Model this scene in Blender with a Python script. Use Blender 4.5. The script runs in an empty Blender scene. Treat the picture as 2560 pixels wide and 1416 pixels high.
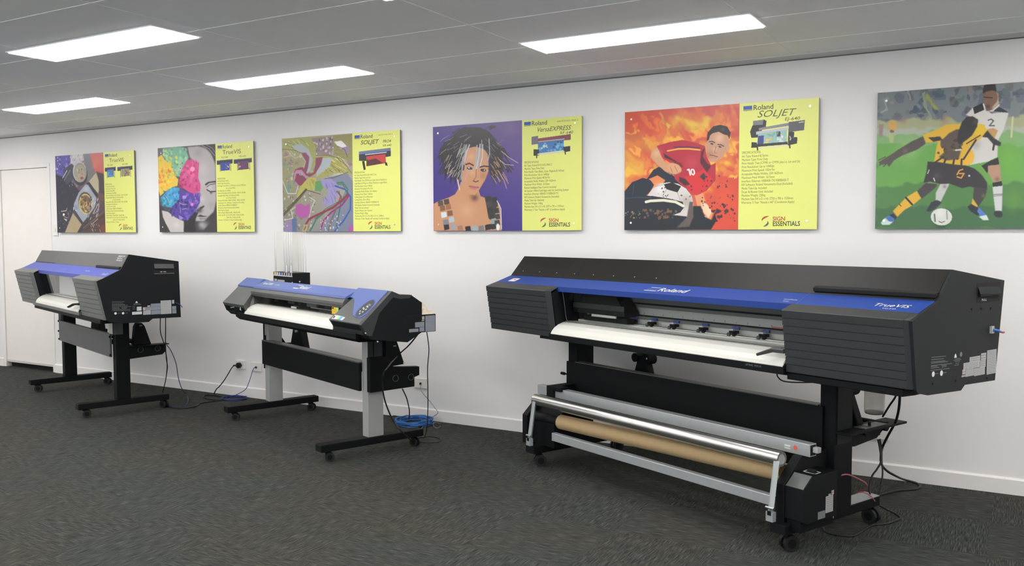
import bpy, bmesh, math, random
import numpy as np
from mathutils import Vector, Matrix

# ------------------------------------------------------------------ scene, camera, light level
S = bpy.context.scene
C = S.collection
R = math.radians

cam_data = bpy.data.cameras.new('camera')
cam = bpy.data.objects.new('camera', cam_data)
C.objects.link(cam)
S.camera = cam
cam_data.sensor_fit = 'HORIZONTAL'
cam_data.sensor_width = 36.0
cam_data.lens = 2202.87 * 36.0 / 2560.0
cam_data.clip_start = 0.05
_pitch, _roll, _yaw = R(-3.198), R(-0.141), R(-30.223)
_F = Vector((math.sin(_yaw) * math.cos(_pitch), math.cos(_yaw) * math.cos(_pitch), math.sin(_pitch)))
_R = Vector((math.cos(_yaw), -math.sin(_yaw), 0))
_U = _R.cross(_F)
_R2 = _R * math.cos(_roll) + _U * math.sin(_roll)
_U2 = -_R * math.sin(_roll) + _U * math.cos(_roll)
M = Matrix((_R2, _U2, -_F)).transposed().to_4x4()
M.translation = Vector((0, -5.274, 1.377))
cam.matrix_world = M

w = bpy.data.worlds.new('world'); S.world = w; w.use_nodes = True
w.node_tree.nodes['Background'].inputs[0].default_value = (0.86, 0.93, 1, 1)
# fill light through the added windows: moderate above, brighter below to lift the ceiling
_n = w.node_tree.nodes; _tc = _n.new('ShaderNodeTexCoord'); _sp = _n.new('ShaderNodeSeparateXYZ'); _mr = _n.new('ShaderNodeMapRange')
_mr.inputs['From Min'].default_value = -0.03; _mr.inputs['From Max'].default_value = 0.03
_mr.inputs['To Min'].default_value = 2.7; _mr.inputs['To Max'].default_value = 1.7
w.node_tree.links.new(_tc.outputs['Generated'], _sp.inputs[0]); w.node_tree.links.new(_sp.outputs[2], _mr.inputs['Value'])
w.node_tree.links.new(_mr.outputs[0], _n['Background'].inputs[1])
S.cycles.transparent_max_bounces = 24
S.view_settings.view_transform = 'Standard'
S.view_settings.look = 'None'
S.view_settings.gamma = 1
S.view_settings.use_curve_mapping = False
S.view_settings.exposure = 0.36
LAMP_STRENGTH = 12.6
CEIL = 2.381

# ------------------------------------------------------------------ materials
def lin(c):
    out = []
    for v in c:
        v = v / 255.0
        out.append(v / 12.92 if v <= 0.04045 else ((v + 0.055) / 1.055) ** 2.4)
    return tuple(out) + (1.0,)

def mat(name, col, rough=0.5, metal=0.0, bump=0.0, bscale=300, var=0.0, vscale=8, spec=0.5, coat=0.0, coat_rough=0.2):
    m = bpy.data.materials.new(name); m.use_nodes = True
    nt = m.node_tree; b = nt.nodes['Principled BSDF']
    c = lin(col) if max(col) > 1 else tuple(col) + (1,)
    b.inputs['Base Color'].default_value = c
    b.inputs['Roughness'].default_value = rough
    b.inputs['Metallic'].default_value = metal
    b.inputs['Specular IOR Level'].default_value = spec
    b.inputs['Coat Weight'].default_value = coat
    b.inputs['Coat Roughness'].default_value = coat_rough
    tc = nt.nodes.new('ShaderNodeTexCoord')
    if bump:
        n = nt.nodes.new('ShaderNodeTexNoise'); n.inputs['Scale'].default_value = bscale; n.inputs['Detail'].default_value = 2
        nt.links.new(tc.outputs['Object'], n.inputs['Vector'])
        bp = nt.nodes.new('ShaderNodeBump'); bp.inputs['Strength'].default_value = bump; bp.inputs['Distance'].default_value = 0.001
        nt.links.new(n.outputs['Fac'], bp.inputs['Height']); nt.links.new(bp.outputs['Normal'], b.inputs['Normal'])
    n2 = nt.nodes.new('ShaderNodeTexNoise'); n2.inputs['Scale'].default_value = vscale; n2.inputs['Detail'].default_value = 3
    nt.links.new(tc.outputs['Object'], n2.inputs['Vector'])
    mx = nt.nodes.new('ShaderNodeMix'); mx.data_type = 'RGBA'; mx.blend_type = 'MIX'
    f = max(var, 0.02)
    mx.inputs[6].default_value = tuple(v * (1 - f) for v in c[:3]) + (1,)
    mx.inputs[7].default_value = tuple(min(1, v * (1 + f)) for v in c[:3]) + (1,)
    nt.links.new(n2.outputs['Fac'], mx.inputs[0]); nt.links.new(mx.outputs[2], b.inputs['Base Color'])
    return m

WALL = mat('wall_paint', (0.82, 0.80, 0.785), 0.75, bump=0.15, bscale=250, var=0.015, vscale=1.5)
TRIMW = mat('trim_gloss', (0.83, 0.80, 0.77), 0.45)
DOORM = mat('door_paint', (0.84, 0.80, 0.76), 0.5)
DARKGAP = mat('dark_gap', (14, 14, 14), 0.8)
BLACK = mat('black_powder_coat', (11, 13, 15), 0.6, bump=0.3, bscale=900, spec=0.2)
BLACKP = mat('black_plastic', (15, 17, 20), 0.55, bump=0.2, bscale=700, spec=0.25)
CHAR = mat('charcoal_plastic', (48, 50, 52), 0.45, bump=0.25, bscale=700, spec=0.5)
CHARSIDE = mat('charcoal_side_sheet', (27, 30, 32), 0.6, bump=0.25, bscale=700, spec=0.3)
TOPC = mat('grey_top_cover', (28, 28, 27), 0.45, bump=0.2, bscale=800, spec=0.2)
TOPC1 = mat('mid_grey_top_cover', (88, 87, 84), 0.6, bump=0.2, bscale=800)  # lighter copy of the top cover, glancing glare put into the colour
CHAR1 = mat('mid_grey_plastic', (106, 108, 107), 0.5, bump=0.25, bscale=700)  # lighter copy of the charcoal plastic, front glare painted in
CROSS1 = mat('mid_grey_sheet', (92, 94, 95), 0.5)
BLUE = mat('blue_panel', (34, 64, 140), 0.5, spec=0.3)
BLUE1 = mat('violet_blue_panel', (66, 78, 170), 0.45)
BLUE2 = mat('steel_blue_panel', (88, 106, 166), 0.4)
BLUE2D = mat('steel_blue_lip', (62, 80, 150), 0.35)
GREYP = mat('grey_plastic', (84, 86, 84), 0.4)
PLAT = mat('white_media_apron', (0.64, 0.63, 0.58), 0.35)
LGREY = mat('light_grey_rail', (188, 190, 184), 0.4)
MGREY = mat('mid_grey_rail', (112, 114, 110), 0.45)
ALU = mat('brushed_aluminium', (0.62, 0.62, 0.60), 0.28, metal=1.0, var=0.04, vscale=3)
GALV = mat('galvanised_steel', (0.50, 0.53, 0.54), 0.42, metal=0.55, var=0.08, vscale=30)
ALUP = mat('silver_painted_post', (0.48, 0.49, 0.48), 0.4, metal=0.4)
CARD = mat('brown_cardboard', (178, 152, 112), 0.7, var=0.06, vscale=40)
RUB = mat('black_rubber', (17, 17, 18), 0.55)
CABLE = mat('black_cable', (26, 26, 28), 0.5)
CABLEG = mat('grey_cable', (120, 124, 130), 0.5)
CABLEB = mat('navy_cable', (44, 50, 120), 0.45)
CABLEB2 = mat('blue_cable', (52, 110, 180), 0.45)
CABLER = mat('red_white_wire', (170, 90, 96), 0.5)
LABEL = mat('printed_label_silver', (176, 176, 174), 0.5)
LABELB = mat('printed_label_bluegrey', (136, 140, 150), 0.5)
INK = mat('label_print', (118, 120, 126), 0.6)
WHITEP = mat('white_print', (214, 216, 218), 0.5)
GREYPR = mat('grey_print', (120, 124, 126), 0.5)
RED = mat('red_print', (214, 96, 84), 0.5)
YEL = mat('yellow_mark', (226, 182, 40), 0.5)
CYAN = mat('cyan_mark', (90, 160, 220), 0.5)
MAG = mat('magenta_mark', (160, 70, 100), 0.5)
GREENM = mat('green_mark', (170, 206, 130), 0.5)
SOCKET = mat('white_socket_plastic', (0.82, 0.79, 0.75), 0.35)
CLOTH = mat('cream_cloth', (214, 204, 180), 0.9, bump=0.6, bscale=200)
PYEL = mat('poster_yellow', (230, 234, 124), 0.35)
PEDGE = mat('poster_edge', (150, 150, 150), 0.5)
PTXT = mat('poster_text_olive', (98, 98, 62), 0.5)
PTXTD = mat('poster_text_dark', (70, 72, 60), 0.5)
PBLUE = mat('poster_logo_blue', (70, 96, 176), 0.5)
PRED = mat('poster_logo_red', (186, 78, 54), 0.5)
PGRN = mat('poster_logo_green', (84, 104, 80), 0.5)
SCREW = mat('steel_screw', (0.7, 0.7, 0.68), 0.25, metal=1)

def glass(name, tint, alpha_mix, rough=0.02, ior=1.45, spec=1.0):
    m = bpy.data.materials.new(name); m.use_nodes = True
    nt = m.node_tree; nt.nodes.clear()
    o = nt.nodes.new('ShaderNodeOutputMaterial'); tr = nt.nodes.new('ShaderNodeBsdfTransparent'); gl = nt.nodes.new('ShaderNodeBsdfGlossy')
    tr.inputs[0].default_value = tuple(tint) + (1,); gl.inputs['Roughness'].default_value = rough
    gl.inputs[0].default_value = (1, 1, 1, 1)
    lw = nt.nodes.new('ShaderNodeLayerWeight'); lw.inputs[0].default_value = 0.5
    pw = nt.nodes.new('ShaderNodeMath'); pw.operation = 'POWER'; pw.inputs[1].default_value = 4.2
    fr = nt.nodes.new('ShaderNodeMath'); fr.operation = 'MULTIPLY_ADD'; fr.inputs[1].default_value = 0.92; fr.inputs[2].default_value = 0.05
    nt.links.new(lw.outputs['Facing'], pw.inputs[0]); nt.links.new(pw.outputs[0], fr.inputs[0])
    mul = nt.nodes.new('ShaderNodeMath'); mul.operation = 'MULTIPLY_ADD'; mul.use_clamp = True
    mul.inputs[1].default_value = spec; mul.inputs[2].default_value = alpha_mix
    mx = nt.nodes.new('ShaderNodeMixShader')
    nt.links.new(fr.outputs[0], mul.inputs[0]); nt.links.new(mul.outputs[0], mx.inputs[0])
    nt.links.new(tr.outputs[0], mx.inputs[1]); nt.links.new(gl.outputs[0], mx.inputs[2]); nt.links.new(mx.outputs[0], o.inputs[0])
    return m
def milky(name, tint, milk, diff):
    m = glass(name, tint, 0.0, 0.15); nt = m.node_tree; o = [n for n in nt.nodes if n.type == 'OUTPUT_MATERIAL'][0]
    src = o.inputs[0].links[0].from_socket; d_ = nt.nodes.new('ShaderNodeBsdfDiffuse'); d_.inputs[0].default_value = tuple(diff) + (1,)
    tl = nt.nodes.new('ShaderNodeBsdfTranslucent'); tl.inputs[0].default_value = tuple(diff) + (1,); a = nt.nodes.new('ShaderNodeMixShader'); a.inputs[0].default_value = 0.5
    b = nt.nodes.new('ShaderNodeMixShader'); b.inputs[0].default_value = milk
    nt.links.new(d_.outputs[0], a.inputs[1]); nt.links.new(tl.outputs[0], a.inputs[2]); nt.links.new(src, b.inputs[1]); nt.links.new(a.outputs[0], b.inputs[2]); nt.links.new(b.outputs[0], o.inputs[0])
    return m
PANE = glass('clear_acrylic', (0.93, 0.95, 0.95), 0.0, 0.03)
SMOKE = glass('smoked_acrylic', (0.5, 0.52, 0.52), 0.02, 0.12)
CLEARP = milky('clear_tray_plastic', (0.995, 0.995, 0.985), 0.11, (0.9, 0.9, 0.86))
BOTTLE = milky('cloudy_bottle_plastic', (0.9, 0.9, 0.87), 0.4, (0.72, 0.70, 0.66))

def lamp_mat():
    m = bpy.data.materials.new('lamp_diffuser'); m.use_nodes = True
    nt = m.node_tree; b = nt.nodes['Principled BSDF']
    b.inputs['Base Color'].default_value = (0.9, 0.9, 0.9, 1)
    b.inputs['Emission Color'].default_value = (1.0, 0.975, 0.955, 1)
    b.inputs['Emission Strength'].default_value = LAMP_STRENGTH
    return m
LAMP = lamp_mat()

def carpet_mat():
    m = bpy.data.materials.new('charcoal_carpet_tiles'); m.use_nodes = True
    nt = m.node_tree; L = nt.links; b = nt.nodes['Principled BSDF']
    b.inputs['Roughness'].default_value = 0.95; b.inputs['Specular IOR Level'].default_value = 0.15
    tc = nt.nodes.new('ShaderNodeTexCoord')
    def noise(scale, vec_scale, detail=3):
        mp = nt.nodes.new('ShaderNodeMapping'); mp.inputs['Scale'].default_value = vec_scale[:2] + (0,)
        n = nt.nodes.new('ShaderNodeTexNoise'); n.inputs['Scale'].default_value = scale; n.inputs['Detail'].default_value = detail
        n.inputs['Roughness'].default_value = 0.6
        L.new(tc.outputs['Object'], mp.inputs[0]); L.new(mp.outputs[0], n.inputs['Vector']); return n
    a = noise(1, (13, 250, 1)); c = noise(1, (250, 13, 1))
    ck = nt.nodes.new('ShaderNodeTexChecker'); ck.inputs['Scale'].default_value = 2.0
    ck.inputs[1].default_value = (0, 0, 0, 1); ck.inputs[2].default_value = (1, 1, 1, 1)
    mo = nt.nodes.new('ShaderNodeMapping'); mo.inputs['Location'].default_value = (0.11, 0.07, 0.13)
    L.new(tc.outputs['Object'], mo.inputs[0]); L.new(mo.outputs[0], ck.inputs[0])
    mix = nt.nodes.new('ShaderNodeMix'); mix.data_type = 'FLOAT'
    L.new(ck.outputs[1], mix.inputs[0]); L.new(a.outputs['Fac'], mix.inputs[2]); L.new(c.outputs['Fac'], mix.inputs[3])
    fine = noise(1, (500, 500, 1), 1)
    big = noise(1, (0.9, 1.6, 1), 2)
    ad = nt.nodes.new('ShaderNodeMath'); ad.operation = 'MULTIPLY_ADD'; ad.inputs[1].default_value = 0.35
    L.new(fine.outputs['Fac'], ad.inputs[0]); L.new(mix.outputs[0], ad.inputs[2])
    cr = nt.nodes.new('ShaderNodeValToRGB')
    cr.color_ramp.elements[0].position = 0.52; cr.color_ramp.elements[0].color = lin((35, 36, 34))
    cr.color_ramp.elements[1].position = 0.95; cr.color_ramp.elements[1].color = lin((100, 100, 94))
    e = cr.color_ramp.elements.new(0.70); e.color = lin((62, 63, 58))
    L.new(ad.outputs[0], cr.inputs[0])
    tint = nt.nodes.new('ShaderNodeMix'); tint.data_type = 'RGBA'; tint.blend_type = 'MULTIPLY'; tint.inputs[0].default_value = 0.6
    cr2 = nt.nodes.new('ShaderNodeValToRGB')
    cr2.color_ramp.elements[0].position = 0.35; cr2.color_ramp.elements[0].color = (0.88, 1.0, 1.02, 1)
    cr2.color_ramp.elements[1].position = 0.65; cr2.color_ramp.elements[1].color = (1.05, 0.96, 0.92, 1)
    L.new(big.outputs['Fac'], cr2.inputs[0]); L.new(cr.outputs[0], tint.inputs[6]); L.new(cr2.outputs[0], tint.inputs[7])
    L.new(tint.outputs[2], b.inputs['Base Color'])
    bp = nt.nodes.new('ShaderNodeBump'); bp.inputs['Strength'].default_value = 0.3; bp.inputs['Distance'].default_value = 0.003
    L.new(ad.outputs[0], bp.inputs['Height']); L.new(bp.outputs['Normal'], b.inputs['Normal'])
    return m
CARPET = carpet_mat()

def ceiling_mat():
    m = bpy.data.materials.new('ceiling_tile'); m.use_nodes = True
    nt = m.node_tree; L = nt.links; b = nt.nodes['Principled BSDF']
    b.inputs['Roughness'].default_value = 0.9
    tc = nt.nodes.new('ShaderNodeTexCoord'); n = nt.nodes.new('ShaderNodeTexNoise'); n.inputs['Scale'].default_value = 0.9; n.inputs['Detail'].default_value = 2
    L.new(tc.outputs['Object'], n.inputs['Vector'])
    cr = nt.nodes.new('ShaderNodeValToRGB')
    cr.color_ramp.elements[0].position = 0.4; cr.color_ramp.elements[0].color = (0.94, 0.94, 0.93, 1)
    cr.color_ramp.elements[1].position = 0.6; cr.color_ramp.elements[1].color = (0.91, 0.91, 0.96, 1)  # bluish patches paint the cool light tint into the tiles
    L.new(n.outputs['Fac'], cr.inputs[0]); L.new(cr.outputs[0], b.inputs['Base Color'])
    return m
CEILM = ceiling_mat()
GRID = mat('ceiling_grid', (0.93, 0.93, 0.92), 0.6)

def print_mat():
    m = bpy.data.materials.new('printed_picture'); m.use_nodes = True
    nt = m.node_tree; b = nt.nodes['Principled BSDF']; b.inputs['Roughness'].default_value = 0.32
    a = nt.nodes.new('ShaderNodeVertexColor'); a.layer_name = 'print'
    nt.links.new(a.outputs['Color'], b.inputs['Base Color'])
    return m
PRINT = print_mat()

# ------------------------------------------------------------------ geometry helpers
class MB:
    """collects shapes into ONE mesh; each shape may use its own material slot"""
    def __init__(self): self.v = []; self.f = []; self.mi = []; self.mats = []; self.sm = []
    def _m(self, m):
        if m not in self.mats: self.mats.append(m)
        return self.mats.index(m)
    def add(self, vs, fs, m=None, smooth=False):
        o = len(self.v); self.v += [tuple(p) for p in vs]
        k = self._m(m) if m else 0
        for f in fs: self.f.append([i + o for i in f]); self.mi.append(k); self.sm.append(smooth)
        return self
    def box(self, x0, x1, y0, y1, z0, z1, m=None):
        vs = [(x, y, z) for z in (z0, z1) for y in (y0, y1) for x in (x0, x1)]
        return self.add(vs, [(0, 2, 3, 1), (4, 5, 7, 6), (0, 1, 5, 4), (2, 6, 7, 3), (0, 4, 6, 2), (1, 3, 7, 5)], m)
    def prism(self, poly, u0, u1, m=None):
        """poly in (y,z), extruded along x"""
        n = len(poly); vs = [(u0, y, z) for y, z in poly] + [(u1, y, z) for y, z in poly]
        fs = [tuple(range(n))[::-1], tuple(range(n, 2 * n))] + [(i, (i + 1) % n, (i + 1) % n + n, i + n) for i in range(n)]
        return self.add(vs, fs, m)
    def cyl(self, p0, p1, r, m=None, n=24, r1=None, caps=True):
        p0 = Vector(p0); p1 = Vector(p1); d = (p1 - p0).normalized(); r1 = r if r1 is None else r1
        a = d.orthogonal().normalized(); b = d.cross(a)
        vs = [p0 + (a * math.cos(t) + b * math.sin(t)) * r for t in [2 * math.pi * i / n for i in range(n)]]
        vs += [p1 + (a * math.cos(t) + b * math.sin(t)) * r1 for t in [2 * math.pi * i / n for i in range(n)]]
        self.add(vs, [(i, (i + 1) % n, (i + 1) % n + n, i + n) for i in range(n)], m, True)
        if caps: self.add(vs, [tuple(range(n))[::-1], tuple(range(n, 2 * n))], m)
        return self
    def tube(self, p0, p1, ro, ri, m=None, n=32):
        p0 = Vector(p0); p1 = Vector(p1); d = (p1 - p0).normalized(); a = d.orthogonal().normalized(); b = d.cross(a)
        vs = []
        for p, r in ((p0, ro), (p1, ro), (p1, ri), (p0, ri)):
            vs += [p + (a * math.cos(2 * math.pi * i / n) + b * math.sin(2 * math.pi * i / n)) * r for i in range(n)]
        for k in range(4):
            q = (k + 1) % 4
            self.add(vs, [(k * n + i, k * n + (i + 1) % n, q * n + (i + 1) % n, q * n + i) for i in range(n)], m, k in (0, 2))
        return self
    def sweep(self, pts, r, m=None, n=8, sub=6):
        P = smooth_path(pts, sub); vs = []; prev = None; N = len(P)
        for i, p in enumerate(P):
            t = (P[min(i + 1, N - 1)] - P[max(i - 1, 0)])
            t = t.normalized() if t.length > 1e-9 else Vector((0, 0, 1))
            a = t.orthogonal().normalized() if prev is None else (prev - t * prev.dot(t)).normalized()
            prev = a; b = t.cross(a)
            vs += [p + (a * math.cos(2 * math.pi * k / n) + b * math.sin(2 * math.pi * k / n)) * r for k in range(n)]
        fs = [(i * n + k, i * n + (k + 1) % n, (i + 1) * n + (k + 1) % n, (i + 1) * n + k) for i in range(N - 1) for k in range(n)]
        fs += [tuple(range(n))[::-1], tuple(range((N - 1) * n, N * n))]
        return self.add(vs, fs, m, True)
    def quad(self, a, b, c, d, m=None): return self.add([a, b, c, d], [(0, 1, 2, 3)], m)
    def build(self, name, m=None, parent=None, bevel=0.0, seg=2):
        me = bpy.data.meshes.new(name); me.from_pydata([tuple(p) for p in self.v], [], self.f)
        mats = self.mats or [m]
        for q in mats: me.materials.append(q)
        me.polygons.foreach_set('material_index', self.mi); me.polygons.foreach_set('use_smooth', self.sm); me.update()
        bm = bmesh.new(); bm.from_mesh(me); bmesh.ops.recalc_face_normals(bm, faces=bm.faces); bm.to_mesh(me); bm.free()
        o = bpy.data.objects.new(name, me); C.objects.link(o)
        if parent: o.parent = parent
        if bevel:
            b = o.modifiers.new('bevel', 'BEVEL'); b.width = bevel; b.segments = seg; b.limit_method = 'ANGLE'; b.angle_limit = R(35)
        return o

def smooth_path(pts, sub):
    P = [Vector(p) for p in pts]
    if len(P) < 3 or sub <= 1: return P
    out = []
    for i in range(len(P) - 1):
        p0 = P[max(i - 1, 0)]; p1 = P[i]; p2 = P[i + 1]; p3 = P[min(i + 2, len(P) - 1)]
        for k in range(sub):
            t = k / sub
            out.append(0.5 * ((2 * p1) + (p2 - p0) * t + (2 * p0 - 5 * p1 + 4 * p2 - p3) * t * t + (3 * p1 - p0 - 3 * p2 + p3) * t ** 3))
    out.append(P[-1])
    return out

def tag(o, label=None, cat=None, group=None, kind=None):
    if label: o['label'] = label
    if cat: o['category'] = cat
    if group: o['group'] = group
    if kind: o['kind'] = kind
    return o
def empty(name, loc=(0, 0, 0), rz=0.0, label=None, cat=None, group=None, kind=None):
    o = bpy.data.objects.new(name, None); C.objects.link(o); o.location = loc; o.rotation_euler = (0, 0, rz); o.empty_display_size = 0.1
    return tag(o, label, cat, group, kind)
def struct(name, mb, m=None, parent=None, bevel=0):
    o = mb.build(name, m, parent, bevel)
    if not parent: o['kind'] = 'structure'
    return o
def text(name, items, parent):
    """items: (body, size, origin, xdir, ydir, material, xscale, shear, bold, align) merged into ONE mesh part"""
    mb = MB()
    for it in items:
        body, size, org, xd, yd, m = it[:6]
        xs, sh, bold, al = (list(it[6:]) + [1, 0, 0, 'LEFT'][len(it) - 6:])[:4]
        cu = bpy.data.curves.new('t', 'FONT'); cu.body = body; cu.size = size; cu.dimensions = '2D'; cu.resolution_u = 3
        cu.shear = sh; cu.offset = bold * size; cu.align_x = al; cu.space_line = 1.0
        ob = bpy.data.objects.new('t', cu)
        me = bpy.data.meshes.new_from_object(ob)
        X = Vector(xd).normalized(); Y = Vector(yd).normalized(); O = Vector(org)
        mb.add([O + X * v.co.x * xs + Y * v.co.y for v in me.vertices], [tuple(p.vertices) for p in me.polygons], m)
        bpy.data.objects.remove(ob); bpy.data.curves.remove(cu); bpy.data.meshes.remove(me)
    me = bpy.data.meshes.new(name); me.from_pydata([tuple(p) for p in mb.v], [], mb.f)
    for q in mb.mats: me.materials.append(q)
    me.polygons.foreach_set('material_index', mb.mi); me.update()
    o = bpy.data.objects.new(name, me); C.objects.link(o); o.parent = parent
    return o

# ------------------------------------------------------------------ the room
XL, XR, YB, YF = -10.2, 4.0, 0.0, -8.2
DX0, DX1, DH = -9.212, -8.404, 2.045
mb = MB()
mb.box(XL, DX0 - 0.045, 0, 0.12, 0, CEIL); mb.box(DX1 + 0.045, XR, 0, 0.12, 0, CEIL); mb.box(DX0 - 0.045, DX1 + 0.045, 0, 0.12, DH + 0.045, CEIL)
struct('wall_back', mb, WALL)
struct('wall_left', MB().box(XL - 0.12, XL, YF, YB + 0.12, 0, CEIL), WALL)
struct('wall_right', MB().box(XR, XR + 0.12, YF, YB + 0.12, 0, CEIL), WALL)
# windows added behind the camera as fill light, none known there
wf = MB(); WX = [(-8.6, -6.2), (-5.9, -3.5), (-3.2, -0.8), (-0.5, 1.9)]; wz0, wz1 = 0.35, 2.2
edges = [XL] + [v for q in WX for v in q] + [XR]
for i in range(0, len(edges), 2): wf.box(edges[i], edges[i + 1], YF - 0.12, YF, 0, CEIL)
for a_, b_ in WX: wf.box(a_, b_, YF - 0.12, YF, 0, wz0); wf.box(a_, b_, YF - 0.12, YF, wz1, CEIL)
struct('wall_front', wf, WALL)
for i, (a_, b_) in enumerate(WX):
    w_ = empty('window_%d' % (i + 1), (0, 0, 0), kind='structure')
    f_ = MB(); f_.box(a_, a_ + 0.05, YF - 0.09, YF - 0.03, wz0, wz1); f_.box(b_ - 0.05, b_, YF - 0.09, YF - 0.03, wz0, wz1); f_.box(a_, b_, YF - 0.09, YF - 0.03, wz0, wz0 + 0.05); f_.box(a_, b_, YF - 0.09, YF - 0.03, wz1 - 0.05, wz1)
    f_.build('window_frame', TRIMW, w_); MB().quad((a_ + 0.05, YF - 0.06, wz0 + 0.05), (b_ - 0.05, YF - 0.06, wz0 + 0.05), (b_ - 0.05, YF - 0.06, wz1 - 0.05), (a_ + 0.05, YF - 0.06, wz1 - 0.05), PANE).build('window_glass', PANE, w_)
struct('floor', MB().box(XL - 0.1, XR + 0.1, YF - 0.1, 0.6, -0.1, 0), CARPET)
cl = struct('ceiling', MB().box(XL - 0.1, XR + 0.1, YF - 0.1, 0.2, CEIL + 0.006, CEIL + 0.1), CEILM)
# exposed tee grid of the ceiling: 1.2 x 0.6 m tiles
g = MB()
XG = [-2.36 + 1.19 * i for i in range(-7, 6)]
YG = [-0.46 - 0.59 * i for i in range(0, 14)]
for x in XG:
    if XL < x < XR: g.box(x - 0.007, x + 0.007, YF, -0.13, CEIL + 0.0045, CEIL + 0.007)
for y in YG:
    if y > YF: g.box(XL, XR, y - 0.007, y + 0.007, CEIL + 0.004, CEIL + 0.007)
g.build('ceiling_grid', GRID, cl)
struct('trim_1', MB().box(XL, XR, -0.13, -0.006, CEIL - 0.004, CEIL + 0.006), mat('perimeter_trim', (0.66, 0.66, 0.64), 0.6))
struct('trim_2', MB().box(XL, XR, -0.004, -0.001, CEIL - 0.009, CEIL - 0.003), mat('shadow_gap', (110, 110, 106), 0.8))  # dark strip colours in the shadow line below the perimeter trim
prof = [(0, 0), (-0.012, 0), (-0.012, 0.078), (-0.006, 0.086), (0, 0.086)]
struct('baseboard_back', MB().prism(prof, DX1 + 0.045, XR).prism(prof, XL, DX0 - 0.045), TRIMW)
# flush door in the back wall
d = empty('door_1', (0, 0, 0), kind='structure')
fr = MB(); fr.box(DX0 - 0.045, DX0 - 0.004, -0.006, 0.1, 0, DH + 0.045); fr.box(DX1 + 0.004, DX1 + 0.045, -0.006, 0.1, 0, DH + 0.045)
fr.box(DX0 - 0.004, DX1 + 0.004, -0.006, 0.1, DH + 0.004, DH + 0.045)
fr.build('door_frame', TRIMW, d, 0.002)
MB().box(DX0, DX1, 0.006, 0.045, 0.062, DH).build('door_leaf', DOORM, d, 0.0015)
MB().box(DX0, DX1, 0.001, 0.008, 0.052, 0.074).build('door_seal', mat('pale_brush_seal', (0.6, 0.56, 0.52), 0.7), d)
MB().box(DX0, DX1, 0.05, 0.1, 0.0, DH).build('door_recess', DARKGAP, d)

# ceiling lights
def make_lamp(x, y, label):
    t = empty('ceiling_light', (x, y, CEIL), 0, label, 'ceiling light', 'recessed rectangular ceiling lights')
    L_, W_ = 0.6, 0.139
    f = MB()
    for (a, b, c, e) in ((-L_ - 0.012, L_ + 0.012, -W_ - 0.012, -W_), (-L_ - 0.012, L_ + 0.012, W_, W_ + 0.012), (-L_ - 0.012, -L_, -W_, W_), (L_, L_ + 0.012, -W_, W_)):
        f.box(a, b, c, e, 0.0, 0.0058)
    f.build('light_frame', GRID, t)
    MB().box(-L_, L_, -W_, W_, -0.004, 0.0058).build('diffuser', LAMP, t)
    return t
lamps = {
 (-4.27, -2.28): 'recessed ceiling light at upper left, largest of the three lights on the left',
 (-4.15, -1.03): 'recessed ceiling light above the bird poster and the middle printer',
 (-6.51, -1.03): 'smallest recessed ceiling light in view, at far left above the watch poster',
 (-1.73, -1.03): 'longest recessed ceiling light, at upper right above the footballer in red poster',
 (-1.80, -2.36): 'recessed ceiling light cut by the top edge of the photo, near its middle',
}
lab_out = 'recessed rectangular ceiling light over the middle of the room, outside the photo'
for (x, y), lb in lamps.items(): make_lamp(x, y, lb)
for x, y in [(0.62, -1.03), (0.55, -2.32), (-6.6, -2.28), (-8.9, -1.03), (-9.0, -2.28), (2.98, -1.03), (2.98, -2.32)] + [(xx, yy) for xx in (-8.9, -6.55, -4.2, -1.8, 0.6, 3.0) for yy in (-3.6, -4.9, -6.2)]:
    make_lamp(x, y, lab_out)['group'] = 'recessed ceiling lights outside the photo'

# wall plates
def plate(name, x, z, w_, h_, label, cat, kind):
    t = empty(name, (x, 0, z), 0, label, cat)
    MB().box(-w_ / 2, w_ / 2, -0.011, -0.0005, -h_ / 2, h_ / 2).build('cover_plate', SOCKET, t, 0.003)
    if kind == 'power':
        for i, sx in enumerate((-0.028, 0.028)):
            MB().box(sx - 0.006, sx + 0.006, -0.016, -0.011, h_ * 0.22, h_ * 0.4).build('rocker_switch', SOCKET, t, 0.001)
            s = MB()
            for (px, pz, a) in ((-0.007, 0.004, 30), (0.007, 0.004, -30), (0, -0.010, 0)):
                s.box(sx + px - 0.0015, sx + px + 0.0015, -0.0116, -0.011, pz - 0.012, pz - 0.003)
            s.build('socket_slots', DARKGAP, t)
    elif kind == 'switch':
        MB().box(-0.011, 0.011, -0.016, -0.011, -0.018, 0.018).build('rocker_switch', SOCKET, t, 0.002)
    else:
        MB().box(-0.008, 0.012, -0.0135, -0.011, -0.012, 0.006).build('data_jack', DARKGAP, t, 0.001)
    return t
plate('power_outlet', -5.743, 0.273, 0.117, 0.074, 'white double power outlet on the wall with a round black plug in it', 'power outlet', 'power')
plate('data_outlet', -5.556, 0.265, 0.117, 0.074, 'white data outlet beside the power outlet with a navy cable plugged in', 'data outlet', 'data')
plate('data_outlet', -3.855, 0.270, 0.112, 0.074, 'white data outlet behind the middle printer, above the bright blue cable coil', 'data outlet', 'data')
plate('light_switch', -8.287, 1.425, 0.074, 0.112, 'white light switch on the wall between the door and the first poster', 'light switch', 'switch')
plate('data_outlet', -0.69, 0.255, 0.117, 0.074, 'white wall outlet half hidden behind the side bracket of the largest printer', 'data outlet', 'data')

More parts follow.
